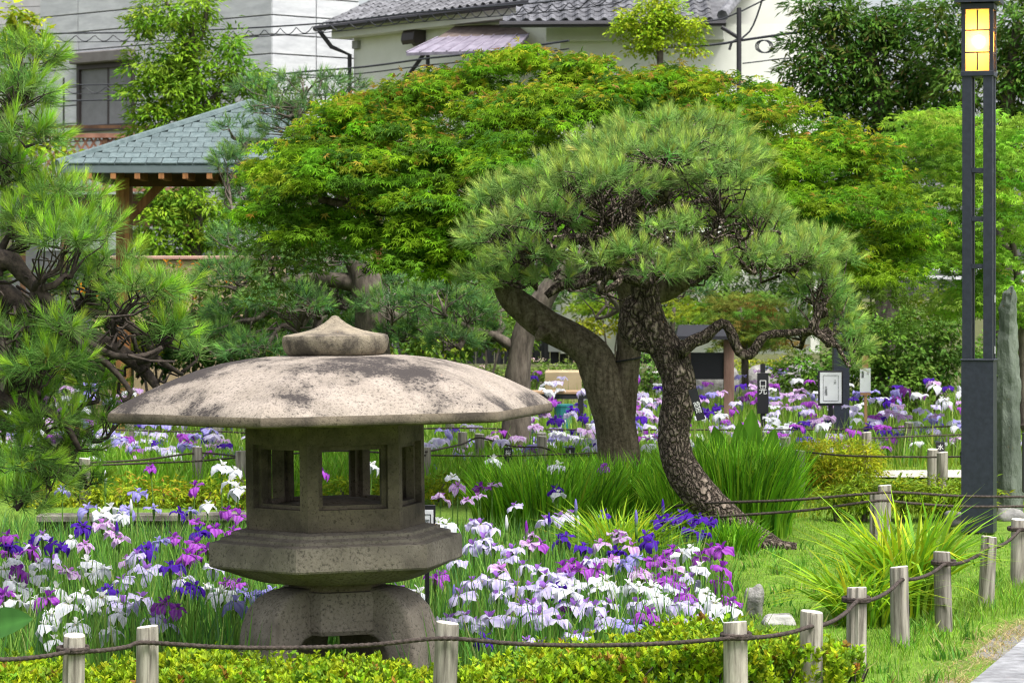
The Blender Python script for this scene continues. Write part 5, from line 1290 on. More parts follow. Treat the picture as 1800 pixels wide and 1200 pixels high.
# ------------------------------------------------------------------ shrubs and hedges
def shrub(name, label, blobs, d, per, n, r, leaf, size, cf, catg='shrub', extra=None, flat=.7):
    c, o = blob_centres(blobs, d, per, .3); cr = sprays(c, n, r, leaf, size, cf, flat=flat, out=o)
    x, y, rx, ry = blobs[0][:4]; base = P(x, y, d); base[2] = float(ground_z(base[0], base[1]))
    st_ = []
    for b in blobs[:6]:
        p1 = P(b[0], b[1], d + (b[4] if len(b) > 4 else 0)); p0 = np.array([p1[0] * .96 + base[0] * .04, p1[1], base[2]]); st_.append(tube(wiggle(p0, p1, 2, .05), [.025, .02, .016, .01], 5, cap=False))
    o_ = empty(name, base, label, catg)
    for V, ps in st_: part('stem', V, ps, M['bark_far'], o_)
    V, Fc, c_ = cr; part('foliage', V, Fc, M['leaf'], o_, col=c_)
    if extra: V, Fc, c_ = extra(blobs, d); part('blossom', V, Fc, M['petal'], o_, col=c_)
    return o_
gs = cols_fn([(.07, .155, .02), (.10, .20, .025), (.14, .25, .03)], [3, 3, 2])
shrub('round_shrub', 'large rounded dark green shrub behind the irises left of the lamp', [(1600, 600, 95, 70), (1540, 610, 50, 60, -.3), (1650, 610, 60, 60, -.2), (1500, 620, 45, 45, .2), (1440, 640, 50, 40, .4), (1580, 660, 80, 40, -.3), (1400, 660, 45, 30, .6), (1760, 640, 60, 60, .8)], 35, .022, 22, .13, OVAL, .07, gs)
shrub('hedge', 'yellow green hedge below the white pipe rails', [(1530, 520, 60, 32), (1600, 530, 60, 30), (1670, 540, 60, 34), (1480, 540, 40, 34), (1560, 560, 70, 30)], 38, .016, 20, .14, OVAL, .075, cols_fn([(.22, .30, .015), (.14, .24, .02)], [2, 2]), 'hedge')
def blossoms(col, k, size):
    def f(blobs, d):
        c, o = blob_centres(blobs, d - .12, k, 0); return sprays(c, 5, .03, OVAL, size, cols_fn([col], [1]), out=o)
    return f
shrub('flowering_hedge', 'green hedge with small orange flowers under the pinkish coping', [(290, 480, 45, 24), (350, 482, 45, 24), (400, 480, 40, 24), (270, 510, 50, 28), (340, 515, 50, 28), (210, 490, 50, 30), (150, 500, 50, 30), (120, 540, 60, 30), (230, 545, 60, 30), (330, 555, 60, 30), (200, 590, 60, 30), (310, 600, 60, 30), (110, 600, 60, 34)], 36, .020, 20, .12, LONG, .075, cols_fn([(.17, .24, .02), (.11, .20, .02)], [2, 2]), 'hedge', blossoms((.75, .22, .01), .0012, .06))
shrub('flowering_hedge', 'pale flowering hedge beyond the right side of the lantern roof', [(700, 655, 50, 18), (770, 655, 50, 20), (840, 658, 50, 20), (950, 650, 50, 22), (1010, 650, 45, 24), (900, 660, 40, 20)], 42, .030, 18, .1, OVAL, .065, cols_fn([(.12, .20, .03), (.18, .27, .05)], [2, 2]), 'hedge', blossoms((.75, .55, .52), .010, .05))
shrub('flowering_hedge', 'green hedge with white flowers seen between the two trunks', [(1140, 640, 30, 22), (1142, 670, 30, 26), (1130, 690, 26, 20)], 41, .030, 20, .1, OVAL, .065, cols_fn([(.09, .19, .03), (.14, .25, .04)], [2, 2]), 'hedge', blossoms((.78, .72, .72), .008, .05))
shrub('low_hedge', 'bright yellow green low hedge behind the notice board posts', [(1240, 638, 40, 12), (1310, 640, 50, 12), (1370, 640, 40, 14)], 42, .04, 18, .1, OVAL, .06, cols_fn([(.34, .40, .02), (.25, .34, .03)], [2, 2]), 'hedge')
ylw = cols_fn([(.42, .44, .02), (.32, .38, .03)], [2, 2])
shrub('yellow_shrub', 'yellow leaved shrub left of the upper grey trunk against dark boards', [(1035, 568, 34, 14), (1010, 575, 20, 10), (1060, 562, 20, 10)], 43, .05, 16, .1, OVAL, .07, ylw)
shrub('yellow_shrub', 'yellow leaved shrub touching the pine knot', [(1088, 565, 20, 14)], 43.4, .05, 16, .1, OVAL, .07, ylw)
shrub('yellow_shrub', 'lime shrub with bare stems right of the lantern finial', [(760, 590, 40, 26), (790, 575, 24, 18), (740, 610, 30, 16), (800, 600, 22, 26)], 39, .025, 16, .12, OVAL, .075, cols_fn([(.26, .36, .02), (.20, .30, .02)], [2, 2]))
shrub('yellow_shrub', 'lime shrub beside the straight scaly pine trunk', [(890, 580, 18, 30), (880, 560, 20, 16)], 40, .03, 16, .12, OVAL, .075, cols_fn([(.30, .36, .02), (.22, .32, .02)], [2, 2]))
shrub('yellow_shrub', 'yellow green shrub glimpsed through the left pine branches', [(235, 615, 40, 16), (250, 600, 22, 10)], 34, .03, 18, .12, OVAL, .07, ylw)
shrub('dome_shrub', 'golden green clipped dome shrub beside the stub log posts', [(1460, 808, 85, 42), (1420, 808, 45, 34, -.1), (1505, 808, 45, 34, -.1)], 23.4, .07, 16, .07, LONG, .045, cols_fn([(.42, .46, .02), (.32, .40, .02), (.46, .40, .03)], [3, 3, .7]))
shrub('low_hedge', 'low yellow green hedge left of the lamp foot', [(1520, 862, 55, 26), (1590, 862, 55, 24), (1655, 862, 55, 26), (1470, 866, 35, 22), (1720, 866, 40, 24)], 20.3, .045, 16, .075, LONG, .055, cols_fn([(.27, .36, .015), (.18, .29, .02)], [2, 2]), 'hedge')
shrub('low_hedge', 'golden azalea hedge behind the left iris bed', [(135, 868, 55, 26), (210, 862, 55, 30), (290, 866, 55, 26), (370, 864, 55, 26), (430, 866, 40, 24), (80, 870, 40, 24)], 21.6, .045, 16, .075, LONG, .055, cols_fn([(.33, .38, .015), (.23, .33, .02), (.34, .24, .03)], [3, 3, .35]), 'hedge')
shrub('low_hedge', 'small yellow green hedge behind the lantern seen right of the fire box', [(600, 858, 60, 20), (690, 858, 60, 20), (780, 850, 45, 20)], 22.0, .045, 16, .075, LONG, .05, cols_fn([(.30, .36, .015), (.20, .30, .02)], [2, 2]), 'hedge')

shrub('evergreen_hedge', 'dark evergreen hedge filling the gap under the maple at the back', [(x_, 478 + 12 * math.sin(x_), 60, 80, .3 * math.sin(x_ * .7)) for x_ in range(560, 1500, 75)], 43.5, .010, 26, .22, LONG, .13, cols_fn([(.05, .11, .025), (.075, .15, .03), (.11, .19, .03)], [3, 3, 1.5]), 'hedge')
shrub('leafy_shrub', 'mid green leafy shrubs behind the dark pines and lantern finial', [(x_, 560 + 20 * math.sin(x_), 60, 60) for x_ in range(400, 900, 70)], 33.5, .010, 24, .2, OVAL, .09, cols_fn([(.10, .20, .03), (.15, .27, .035), (.20, .32, .03)], [2, 2, 1]))
shrub('evergreen_hedge', 'dark green shrubs below the gazebo floor behind the left pine', [(x_, 600 + 14 * math.sin(x_), 60, 50) for x_ in range(20, 460, 70)], 35, .012, 24, .2, OVAL, .10, cols_fn([(.055, .12, .03), (.085, .17, .035)], [1, 1]), 'hedge')

# front azalea hedge: rosettes of small leaves, stems inside
def rosette_hedge(name, label, x0, x1, d0, d1, zf, dens, keep=None):
    A = (x1 - x0) * (d1 - d0); n = int(A * dens)
    X = rng.uniform(x0, x1, n); Y = rng.uniform(d0, d1, n); top = zf(X, Y)
    Z = top - rng.random(n) ** 2.2 * .16 + rng.normal(0, .012, n)
    if keep is not None: k = keep(X, Y); X, Y, Z = X[k], Y[k], Z[k]; n = len(X)
    pos = np.stack([X, Y, Z], -1); m = 10
    up = unit(np.stack([rng.normal(0, .3, n), rng.normal(-.25, .3, n), np.ones(n)], -1)); tall = rng.random(n) < .12; pos[tall, 2] += .03
    ang = rng.random((n, m)) * 6.28; el = rng.uniform(.15, 1.2, (n, m))
    fw = np.stack([np.cos(ang) * np.cos(el), np.sin(ang) * np.cos(el), np.sin(el)], -1) + up[:, None] * .25
    base = pos[:, None] + up[:, None] * rng.uniform(-.018, .018, (n, m))[..., None]
    col = mix_cols([(.34, .44, .014), (.25, .38, .016), (.15, .27, .02), (.26, .15, .025)], [4, 4, 3, .45], n, .14)[:, None] * (1 + rng.normal(0, .12, (n, m, 1)))
    V, Fo = inst(OVAL[0], OVAL[1], base.reshape(-1, 3), fw.reshape(-1, 3), (up[:, None] + rng.normal(0, .3, (n, m, 3))).reshape(-1, 3), .026 * rng.uniform(.7, 1.25, n * m))
    o = empty(name, ((x0 + x1) / 2, (d0 + d1) / 2, 0), label, 'hedge')
    part('foliage', V, Fo, M['leaf'], o, col=np.repeat(np.clip(col, .004, .9).reshape(-1, 3), 4, 0))
    st_ = []
    for _ in range(int(A * 170)):
        a = np.array([rng.uniform(x0, x1), rng.uniform(d0, d1), .0]); 
        if keep is not None and not keep(a[0:1], a[1:2])[0]: continue
        b = a + [rng.normal(0, .05), rng.normal(0, .05), 0]; b[2] = float(zf(np.array(b[0]), np.array(b[1]))) - .04; st_.append(tube(wiggle(a, b, 1, .06), [.005, .004, .003], 4, cap=False))
    V, ps = merge(st_); part('stem', V, ps, M['twig'], o); return o
def hz(X, Y):
    return .125 + .02 * np.sin(X * 4.1) + .02 * np.sin(X * 9.3 + 1) + .13 * np.clip((X - .0) / .7, 0, 1) - .10 * np.clip((X - 1.15) / .2, 0, 1) - .05 * np.clip((11.0 - Y) / .25, 0, 1)
rosette_hedge('azalea_hedge', 'bright yellow green azalea hedge along the bottom of the picture', -2.15, 1.42, 10.82, 11.42, hz, 4300, keep=lambda X, Y: ~((X > 1.0) & (Y < 11.0 + (X - 1.0) * .1)) & (X < 1.34 + .2 * np.sin(Y * 9) * .3))

# ------------------------------------------------------------------ strap leaf clumps
def clump(name, label, cx, cy, d, nb, spread, h, lean, wd, pal, wts, catg='plant', depth=.35, fold=.25, azc=None, z=0.0):
    c = P(cx, cy, d); rad = spread / F * d
    a = rng.random(nb) * 6.28; rr = np.sqrt(rng.random(nb)); base = np.stack([c[0] + np.cos(a) * rr * rad, d + np.sin(a) * rr * depth, np.full(nb, z)], -1)
    hh = h * rng.uniform(.6, 1.1, nb); ll = lean * rng.uniform(.1, 1.1, nb); az = np.where(rng.random(nb) < .6, np.arctan2(np.sin(a) * .6, np.cos(a)), rng.random(nb) * 6.28)
    col = mix_cols(pal, wts, nb, .14)
    V, Fc, cc = blades(base, hh, ll, wd * rng.uniform(.7, 1.2, nb), col, 5, az, 1.8, fold * rng.uniform(.2, 1.6, nb))
    o = part(name, V, Fc, M['blade'], None, col=cc); tag(o, label, catg); return o
gp_, gw_ = [(.13, .33, .012), (.18, .40, .018), (.07, .20, .012), (.26, .46, .03)], [3, 3, 3, 1]
clump('leaf_clump', 'tall lush green grass like clump right of the pine trunk', 1285, 900, 19.3, 3000, 105, .66, .26, .015, gp_, gw_, depth=.8, fold=.12)
clump('leaf_clump', 'dense green blades at the foot of the pine on its left', 1200, 930, 18.9, 900, 60, .50, .2, .014, gp_, gw_, depth=.4, fold=.15)
clump('leaf_clump', 'small dark grass tuft in front of the pine root', 1285, 960, 17.7, 500, 48, .26, .14, .011, gp_, gw_, depth=.2, fold=.25)
clump('leaf_clump', 'dark green blade clump left of the yellow green arching clump', 960, 890, 19.6, 2300, 125, .50, .22, .015, gp_, gw_, depth=.8, fold=.12)
clump('leaf_clump', 'green blades around the foot of the grey forked trunk', 1100, 860, 20.6, 1300, 110, .48, .2, .015, gp_, gw_, depth=.35, fold=.12)
yp_, yw_ = [(.32, .46, .015), (.24, .42, .02), (.15, .33, .02), (.44, .46, .03)], [4, 4, 3, .6]
clump('arching_clump', 'yellow green arching grass clump left of the pine trunk', 1085, 960, 16.2, 420, 45, .48, .42, .017, yp_, yw_, depth=.18, fold=.32)
clump('arching_clump', 'large yellow green arching leaf clump behind the right hand log posts', 1590, 1075, 14.3, 460, 55, .68, .46, .023, yp_, yw_, depth=.22, fold=.46)
clump('arching_clump', 'lower left part of the yellow green leaf clump bending over the lawn', 1515, 1090, 13.9, 330, 50, .42, .46, .020, yp_, yw_, depth=.2, fold=.5)

# broad leaf plants
def broad_leaf(parent, base, tip, width, fold_n, col, sag=.1):
    n = 10; V = []; cs = []
    base = np.array(base); tip = np.array(tip); ax = tip - base; L_ = np.linalg.norm(ax); ax /= L_; sd_ = unit(np.cross(ax, np.array(fold_n))[None])[0]; nn = np.cross(sd_, ax)
    for i in range(n + 1):
        t = i / n; w_ = width * math.sin(math.pi * (t * .92 + .08) ** .8) ** .75 * .5; c = base + ax * L_ * t - np.array([0, 0, sag * L_ * t * t])
        for s_ in (-1, -.5, 0, .5, 1):
            V.append(c + sd_ * w_ * s_ + nn * (abs(s_) * .28 * w_) + nn * .02 * math.sin(t * 9 + s_ * 3) * w_ * 3); cs.append(np.array(col) * (1.0 if s_ else 1.35) * (1 + .08 * math.sin(t * 40)))
    q = [(i * 5 + k, i * 5 + k + 1, (i + 1) * 5 + k + 1, (i + 1) * 5 + k) for i in range(n) for k in range(4)]
    return part('leaf', np.array(V), np.array(q), M['blade'], parent, col=np.array(cs), smooth=True)
bp = empty('broad_leaf_plant', (*P(1300, 0, 20.3)[:2], 0), 'broad paddle leaved plant rising behind the tall grass clump', 'plant')
for (bx_, by_, tx_, ty_, w_, nx_) in ((1310, 850, 1322, 715, .16, .2), (1285, 850, 1255, 745, .15, -.5), (1330, 850, 1362, 750, .17, .4), (1270, 850, 1225, 765, .13, -.7), (1350, 860, 1395, 775, .12, .6), (1305, 860, 1300, 735, .15, -.1)):
    broad_leaf(bp, P(bx_, by_, 20.3), P(tx_, ty_, 20.2), w_ * 1.25, (nx_, -1, .2), (.10, .25, .02), .02)
bl_ = empty('broad_leaf_plant', (*P(-20, 0, 11.6)[:2], -.3), 'large round green leaf at the lower left edge', 'plant')
broad_leaf(bl_, P(-30, 1110, 11.6), P(58, 1082, 11.5), .15, (0.1, -.8, .6), (.05, .15, .03), .05)
V, ps = tube([P(-30, 1110, 11.6), P(-40, 1200, 11.7), P(-45, 1330, 11.7)], [.006, .007, .008], 6); part('stem', V, ps, M['twig'], bl_)

# ------------------------------------------------------------------ iris foliage and turf
def scatter(x0, x1, y0, y1, n, keep):
    X = rng.uniform(x0, x1, n); Y = rng.uniform(y0, y1, n); k = keep(X, Y); return X[k], Y[k]
def infr(X, Y, m=.35): return np.abs(X) < .18 * Y + m
X, Y = scatter(-4.2, 1.4, 11.6, 21, 30000, lambda X, Y: (bed_mask(X, Y) > .7) & infr(X, Y) & (np.hypot(X - lx, Y - LD) > .43))
# blades stand in tufts
nb = len(X); base = np.stack([X, Y, np.full(nb, -.37)], -1)
hh = rng.uniform(.42, .76, nb) * np.interp(Y, [11.6, 13, 17, 18.5, 21], [.92, 1.0, .95, .72, .6]); V, Fc, cc = blades(base, hh, rng.uniform(.02, .20, nb), rng.uniform(.008, .017, nb), mix_cols([(.14, .31, .04), (.10, .25, .035), (.20, .36, .06), (.08, .20, .055), (.30, .38, .10)], [4, 4, 3, 2, .6], nb, .15), 4)
tag(part('iris_leaves', V, Fc, M['blade'], None, col=cc), 'upright green iris leaves filling the near bed', 'leaves', kind='stuff')
X, Y = scatter(-9, 9, 26.2, 43, 30000, lambda X, Y: infr(X, Y))
nb = len(X); base = np.stack([X, Y, ground_z(X, Y)], -1); V, Fc, cc = blades(base, rng.uniform(.35, .70, nb) * np.where(Y < 28.3, .6, 1), rng.uniform(.02, .2, nb), rng.uniform(.012, .022, nb), mix_cols([(.21, .38, .035), (.16, .32, .03), (.28, .42, .07), (.34, .42, .12)], [4, 3, 3, 1], nb, .15), 4)
tag(part('iris_leaves', V, Fc, M['blade'], None, col=cc), 'light green iris leaves of the far bed beyond the path', 'leaves', kind='stuff')
X, Y = scatter(-5.2, 1.4, 22.3, 26.5, 13000, lambda X, Y: infr(X, Y) & ~((X > -.1 - (25 - Y) * .02) & (Y < 21.2)))
nb = len(X); base = np.stack([X, Y, ground_z(X, Y)], -1); V, Fc, cc = blades(base, rng.uniform(.12, .32, nb), rng.uniform(.02, .14, nb), rng.uniform(.012, .02, nb), mix_cols([(.17, .36, .02), (.13, .30, .02), (.25, .42, .05)], [4, 3, 2], nb, .15), 4)
tag(part('iris_leaves', V, Fc, M['blade'], None, col=cc), 'green blades between the lantern and the far log posts', 'leaves', kind='stuff')
# turf: right hand lawn, shaggier along the posts and the path
def lawn_keep(X, Y):
    e = np.interp(Y, edge[:, 1], edge[:, 0]); return (bed_mask(X, Y) < .3) & infr(X, Y, .2) & ((Y > 15.6) | (X < e + .04)) & (X > .85 - .0 * Y)
X, Y = scatter(.85, 4.4, 11.4, 20.8, 62000, lawn_keep)
nb = len(X); base = np.stack([X, Y, ground_z(X, Y) - .005], -1)
shag = np.interp(X - np.interp(Y, [10.7, 11.1, 12, 13, 14.6, 15.8], [.85, 1.17, 1.46, 1.77, 2.43, 2.8]), [-.5, -.2, .0, .25, .6], [.35, .6, 1.3, 1.5, 1.0]) * (Y < 16) + .40 * (Y >= 16)
shag = shag * np.clip((np.interp(Y, edge[:, 1], edge[:, 0]) - X) / .45, .22, 1)
V, Fc, cc = blades(base, rng.uniform(.03, .075, nb) * shag, rng.uniform(.0, .05, nb) * shag, rng.uniform(.003, .006, nb), np.clip(mix_cols([(.21, .38, .03), (.16, .33, .025), (.29, .41, .07), (.10, .24, .03)], [4, 3, 2, 1], nb, .13) * (1 + .15 * np.sin(X * 7 + 2 * np.sin(Y * 3)) * np.sin(Y * 5.3 + X * 2) + .12 * np.sin(X * 17 + Y * 11))[:, None], .01, .6), 2)
tag(part('lawn_grass', V, Fc, M['blade'], None, col=cc), 'short bright green lawn grass right of the irises', 'grass', kind='stuff')
X, Y = scatter(1.0, 5.2, 20.5, 28, 16000, lambda X, Y: infr(X, Y) & ~((Y > 24.1) & (Y < 25.9) & (X > 2.85)))
nb = len(X); base = np.stack([X, Y, ground_z(X, Y)], -1); V, Fc, cc = blades(base, rng.uniform(.03, .08, nb), rng.uniform(0, .05, nb), rng.uniform(.006, .010, nb), mix_cols([(.28, .36, .03), (.20, .30, .025)], [1, 1], nb, .15), 2)
tag(part('lawn_grass', V, Fc, M['blade'], None, col=cc), 'lawn grass beside the far path', 'grass', kind='stuff')
cx_, cy_ = scatter(.9, 3.6, 11.5, 18.5, 260, lawn_keep); m_ = 16
wb = np.repeat(np.stack([cx_, cy_, np.full(len(cx_), .0)], -1), m_, 0); nb = len(wb); wb[:, :2] += rng.normal(0, .022, (nb, 2))
V, Fc, cc = blades(wb, rng.uniform(.02, .085, nb), rng.uniform(.01, .06, nb), rng.uniform(.005, .012, nb), mix_cols([(.09, .24, .03), (.15, .31, .03), (.36, .36, .12)], [3, 3, .6], nb, .2), 2)
tag(part('lawn_weeds', V, Fc, M['blade'], None, col=cc), 'darker weed tufts scattered through the lawn', 'weeds', kind='stuff')
# dry straw coloured fringe where turf meets paving
k = 3500; tt = rng.random(k); ey_ = np.interp(tt, np.linspace(0, 1, 7), edge[:, 1]); ex_ = np.interp(tt, np.linspace(0, 1, 7), edge[:, 0]); base = np.stack([ex_ + rng.normal(.05, .07, k), ey_, np.full(k, .004)], -1)
V, Fc, cc = blades(base, rng.uniform(.004, .03, k), rng.uniform(.02, .08, k), rng.uniform(.003, .006, k), mix_cols([(.45, .36, .18), (.36, .30, .13), (.25, .30, .06)], [3, 2, 1], k, .15), 2)
tag(part('dry_grass', V, Fc, M['blade'], None, col=cc), 'straw coloured dry grass along the edge of the paving', 'grass', kind='stuff')

# ------------------------------------------------------------------ irises
VAR = {  # body colour, vein / edge colour, standard colour, name
    'W': ((.72, .72, .75), (.64, .67, .74), (.74, .74, .72), 'white'),
    'L': ((.46, .39, .68), (.60, .56, .78), (.30, .13, .48), 'pale lavender'),
    'B': ((.25, .21, .58), (.42, .40, .70), (.36, .32, .66), 'light blue violet'),
    'V': ((.075, .018, .34), (.13, .04, .46), (.09, .02, .36), 'deep violet'),
    'M': ((.27, .035, .40), (.42, .12, .54), (.22, .03, .34), 'magenta purple'),
    'P': ((.64, .53, .70), (.46, .20, .54), (.45, .17, .52), 'white with pink veins')}
def petal_mesh(kind, var, seed):
    r_ = np.random.default_rng(seed); body, vein, stnd, _ = VAR[var]
    V, Cc = [], []
    if kind == 'fall': nu, nv, L_, Wd = 7, 5, .082, .078
    else: nu, nv, L_, Wd = 3, 4, .042, .024
    ph = r_.random(3) * 6.28; curl = r_.uniform(.25, 1.1)
    for i in range(nv):
        v = i / (nv - 1)
        wv = Wd * (.16 + .84 * math.sin(math.pi * min(1, v * .86 + .06)) ** .8) * (1 if v < .99 else .55)
        for j in range(nu):
            u = j / (nu - 1) * 2 - 1
            if kind == 'fall':
                y = L_ * (v - .18 * v ** 3 * curl); z = L_ * (.20 * v - .78 * curl * v ** 2.3) + .010 * math.sin(u * 2.6 + ph[0] + v * 3) * v + .017 * math.sin(u * 6 + ph[1]) * v * abs(u) + .008 * math.sin(v * 9 + ph[2]) * abs(u) - .010 * u * u * v
            else:
                y = L_ * (.45 * v + .25 * v * v * r_.uniform(.8, 1.2)); z = L_ * (.95 * v - .25 * v ** 3) + .004 * u * u
            V.append((u * wv / 2 + .003 * math.sin(ph[2] + v * 6), y, z))
            c = np.array(body if kind == 'fall' else stnd)
            if kind == 'fall':
                if v < .25 and abs(u) < .6: c = np.array((.75, .62, .12)) if var in 'WLB' else np.array((.45, .30, .20))
                elif var in 'PLBMW' and j % 2 == 1: c = np.array(vein) if v < .85 else c
                elif var == 'L' and abs(u) > .9: c = np.array((.74, .70, .86))
            Cc.append(c * (1 + r_.normal(0, .05)))
    q = np.array([(i * nu + j, i * nu + j + 1, (i + 1) * nu + j + 1, (i + 1) * nu + j) for i in range(nv - 1) for j in range(nu - 1)])
    return make_mesh('petal', np.array(V), q, M['petal'], np.clip(np.array(Cc), .003, .88), True)
PET = {k: ([petal_mesh('fall', k, 10 + ord(k) * 7 + s) for s in range(8)], [petal_mesh('standard', k, 50 + ord(k) * 3 + s) for s in range(3)]) for k in VAR}
STEMS = []
for s_ in range(4):
    r_ = np.random.default_rng(s_); bend = r_.normal(0, .02, 2)
    V, ps = tube([(bend[0], bend[1], 0), (bend[0] * .4, bend[1] * .4, .35), (0, 0, .62)], [.0055, .0048, .0042], 6, step=.1)
    # bud sheath under the flower
    V2, ps2 = tube([(0, 0, .56), (0.002, 0, .585), (0, 0, .612), (0, 0, .63)], [.0045, .0085, .0085, .004], 6)
    V, ps = merge([(V, ps), (V2, ps2)]); col = np.tile((.14, .27, .05), (len(V), 1)) * (1 + r_.normal(0, .06, (len(V), 1)))
    STEMS.append(make_mesh('stem', V, ps, M['blade'], col, True))

near_px = """110,861,B 243,866,B 265,822,M 343,855,M 390,818,W 412,826,W 405,846,W 418,858,W 155,893,B 195,893,W 180,902,W 225,895,B 270,893,B 215,905,W 315,900,V 335,897,B 365,887,W 400,898,M 420,905,M
345,917,M 380,930,M 350,935,V 410,932,M 145,925,V 180,920,P 200,935,P 210,948,P 75,940,L 90,955,V 15,942,M 18,970,M 50,962,L 58,968,M 110,960,V 150,957,P 125,948,W 92,983,L 258,965,V 280,950,B 305,945,M 330,975,M 345,955,M 300,997,V 255,1000,L
225,985,P 240,975,L 155,988,W 165,1010,W 180,1000,W 30,985,W 8,1000,W 60,1015,W 40,1035,W 100,1035,W 30,1055,W 65,1055,W 145,1045,W 165,1065,W 180,1050,W 190,1035,V 250,1050,L 215,1060,L 290,1060,M 312,1070,M 205,1078,W 270,1085,L 290,1098,L 80,1100,W 135,1098,W 195,1110,W 95,1125,W 88,1080,W
325,1035,V 342,1030,V 400,1022,M 418,1026,M 365,1035,W 390,1042,W 430,1040,B 450,1045,B 475,1040,B 415,1058,B 492,1046,B 15,1025,M 8,1045,M 35,1002,M 85,1050,M 120,1062,W 0,1075,W 20,1020,W 68,990,W 120,1005,P 215,1020,L 375,1000,L 395,985,P 365,965,M 318,1015,L 205,1045,L 60,945,V 20,958,V
868,807,W 980,818,W 1062,822,M 795,838,W 805,854,P 845,856,M 865,854,P 775,874,P 820,879,P 840,872,P 905,889,L 975,860,V 980,866,W 1062,903,V 960,914,L 985,908,L 1003,905,L 845,921,L 862,929,L 830,918,L 850,946,L 832,958,L 868,962,L 900,966,L 896,981,L 770,918,W 785,922,W 935,941,P 950,956,M 930,955,P
995,943,V 1025,961,V 985,950,V 1085,938,P 1055,955,P 1095,945,P 1083,969,V 1135,940,V 1142,952,V 1175,911,V 1160,915,V 1200,906,V 1182,966,M 1197,972,W 1150,986,M 1168,986,M 1005,991,M 990,996,M 920,994,L 947,1001,L 1095,993,B 1115,980,B 830,1021,L 852,1023,L 873,1016,L 775,1011,M 765,1018,M 930,1031,L 957,1033,L 975,1036,V
988,1030,W 1012,1029,W 1000,1040,W 1065,1021,W 1080,1036,W 1050,1032,W 1105,1026,W 1125,1031,W 1145,1031,W 1155,1016,M 1175,1021,M 1190,1022,M 1155,1051,W 1165,1056,W 875,1046,L 935,1062,L 948,1080,L 1000,1066,M 1008,1064,L 1030,1060,L 1045,1066,L 820,1081,L 835,1096,L 862,1086,L 895,1081,L 790,1090,L 925,1126,L 950,1136,L 1010,1116,L 1027,1121,L
1047,1106,L 1100,1096,B 1118,1100,B 1140,1081,M 1152,1096,M 1167,1066,L 1188,1061,L 735,1042,W 700,1040,L 850,1122,V 1230,911,V 1251,916,V 1216,930,V 1237,938,V 1207,905,V 1250,963,M 1270,965,M 1230,979,M 1214,963,W 1230,996,W 1268,997,M 1214,1016,L 1268,1022,M 1241,1043,W 1256,1059,W 1287,1069,W 1250,1073,W 1284,1056,M 1216,1063,L 1236,1092,L 1221,1091,L
1110,960,P 1120,1005,P 1050,1000,M 1035,985,L 1180,1000,P 1195,1040,L 1070,1060,L 1120,1060,L 960,1010,L 880,1000,P 800,985,L 810,1045,L 915,1065,L 985,1090,L 1060,1085,L 1180,1085,L 1205,1045,M 1130,1008,P 1000,1015,L 905,1030,L 1075,985,P 1020,1000,M 565,832,M 655,818,W"""
far_px = """1213,779,W 1465,682,M 1527,748,V 1380,648,M 1350,645,B 1275,650,B 1300,660,B 1362,676,M 1330,680,P 1422,669,M 1400,666,W 1500,702,V 1512,690,B 1620,695,W 1610,690,W 1665,705,W 1655,702,W 1570,660,V 1598,662,M 1585,685,L 1540,700,B 1560,705,V 1575,700,M 1490,662,W 1500,658,W 1535,688,B 1640,672,P 1027,733,V 975,738,V 1005,719,V 985,735,V 970,704,M 976,760,W 990,763,W
1115,702,P 1145,712,P 1130,730,P 1160,703,P 1120,722,P 1105,694,P 1150,735,P 1260,715,V 1245,725,V 1250,690,B 1330,705,M 1290,720,M 1265,728,W 1360,740,W 1280,748,L 1255,752,P 1390,745,W 1460,735,V 1395,700,P 1385,715,P 1320,690,M 1690,690,W 1700,660,M 1780,650,M 1790,690,L 1785,720,W 272,779,V 330,775,M 370,762,V 300,742,W 235,787,B 400,784,L 365,750,V 398,748,B 72,770,V 45,785,P
20,742,B 110,717,M 85,695,M 145,742,B 150,720,W 128,712,P 30,770,L 155,760,B 190,700,L 215,692,P 210,735,V 425,745,V 440,770,L 700,742,V"""
VIS = []
def parse(s): return [(float(a), float(b), c) for a, b, c in (t.split(',') for t in s.split())]
items = []
for x_, y_, v_ in parse(near_px):
    d_ = float(np.interp(y_, [800, 850, 880, 920, 1000, 1060, 1130, 1150], [20.5, 19.0, 17.8, 16.0, 13.9, 12.8, 11.95, 11.8]))
    if 1180 < x_ and y_ < 950: d_ = 16.6
    if x_ < 110 and y_ < 1000: d_ = min(d_, 14.4)
    d_ += random.uniform(-.3, .3)
    if 425 < x_ < 735 and abs(d_ - LD) < 1.0: d_ = 13.4
    items.append([x_, y_, v_, max(11.75, d_), 'near'])
for x_, y_, v_ in parse(far_px):
    d_ = 24.5 if 770 < y_ and x_ > 900 else float(np.interp(y_, [645, 690, 750, 790], [38, 31.5, 27.5, 26.0])); items.append([x_, y_, v_, d_ + random.uniform(-.5, .5), 'far'])
ORD = ['first', 'second', 'third', 'fourth', 'fifth', 'sixth', 'seventh', 'eighth', 'ninth', 'tenth', 'eleventh', 'twelfth', 'thirteenth', 'fourteenth', 'fifteenth', 'sixteenth', 'seventeenth', 'eighteenth', 'nineteenth', 'twentieth']
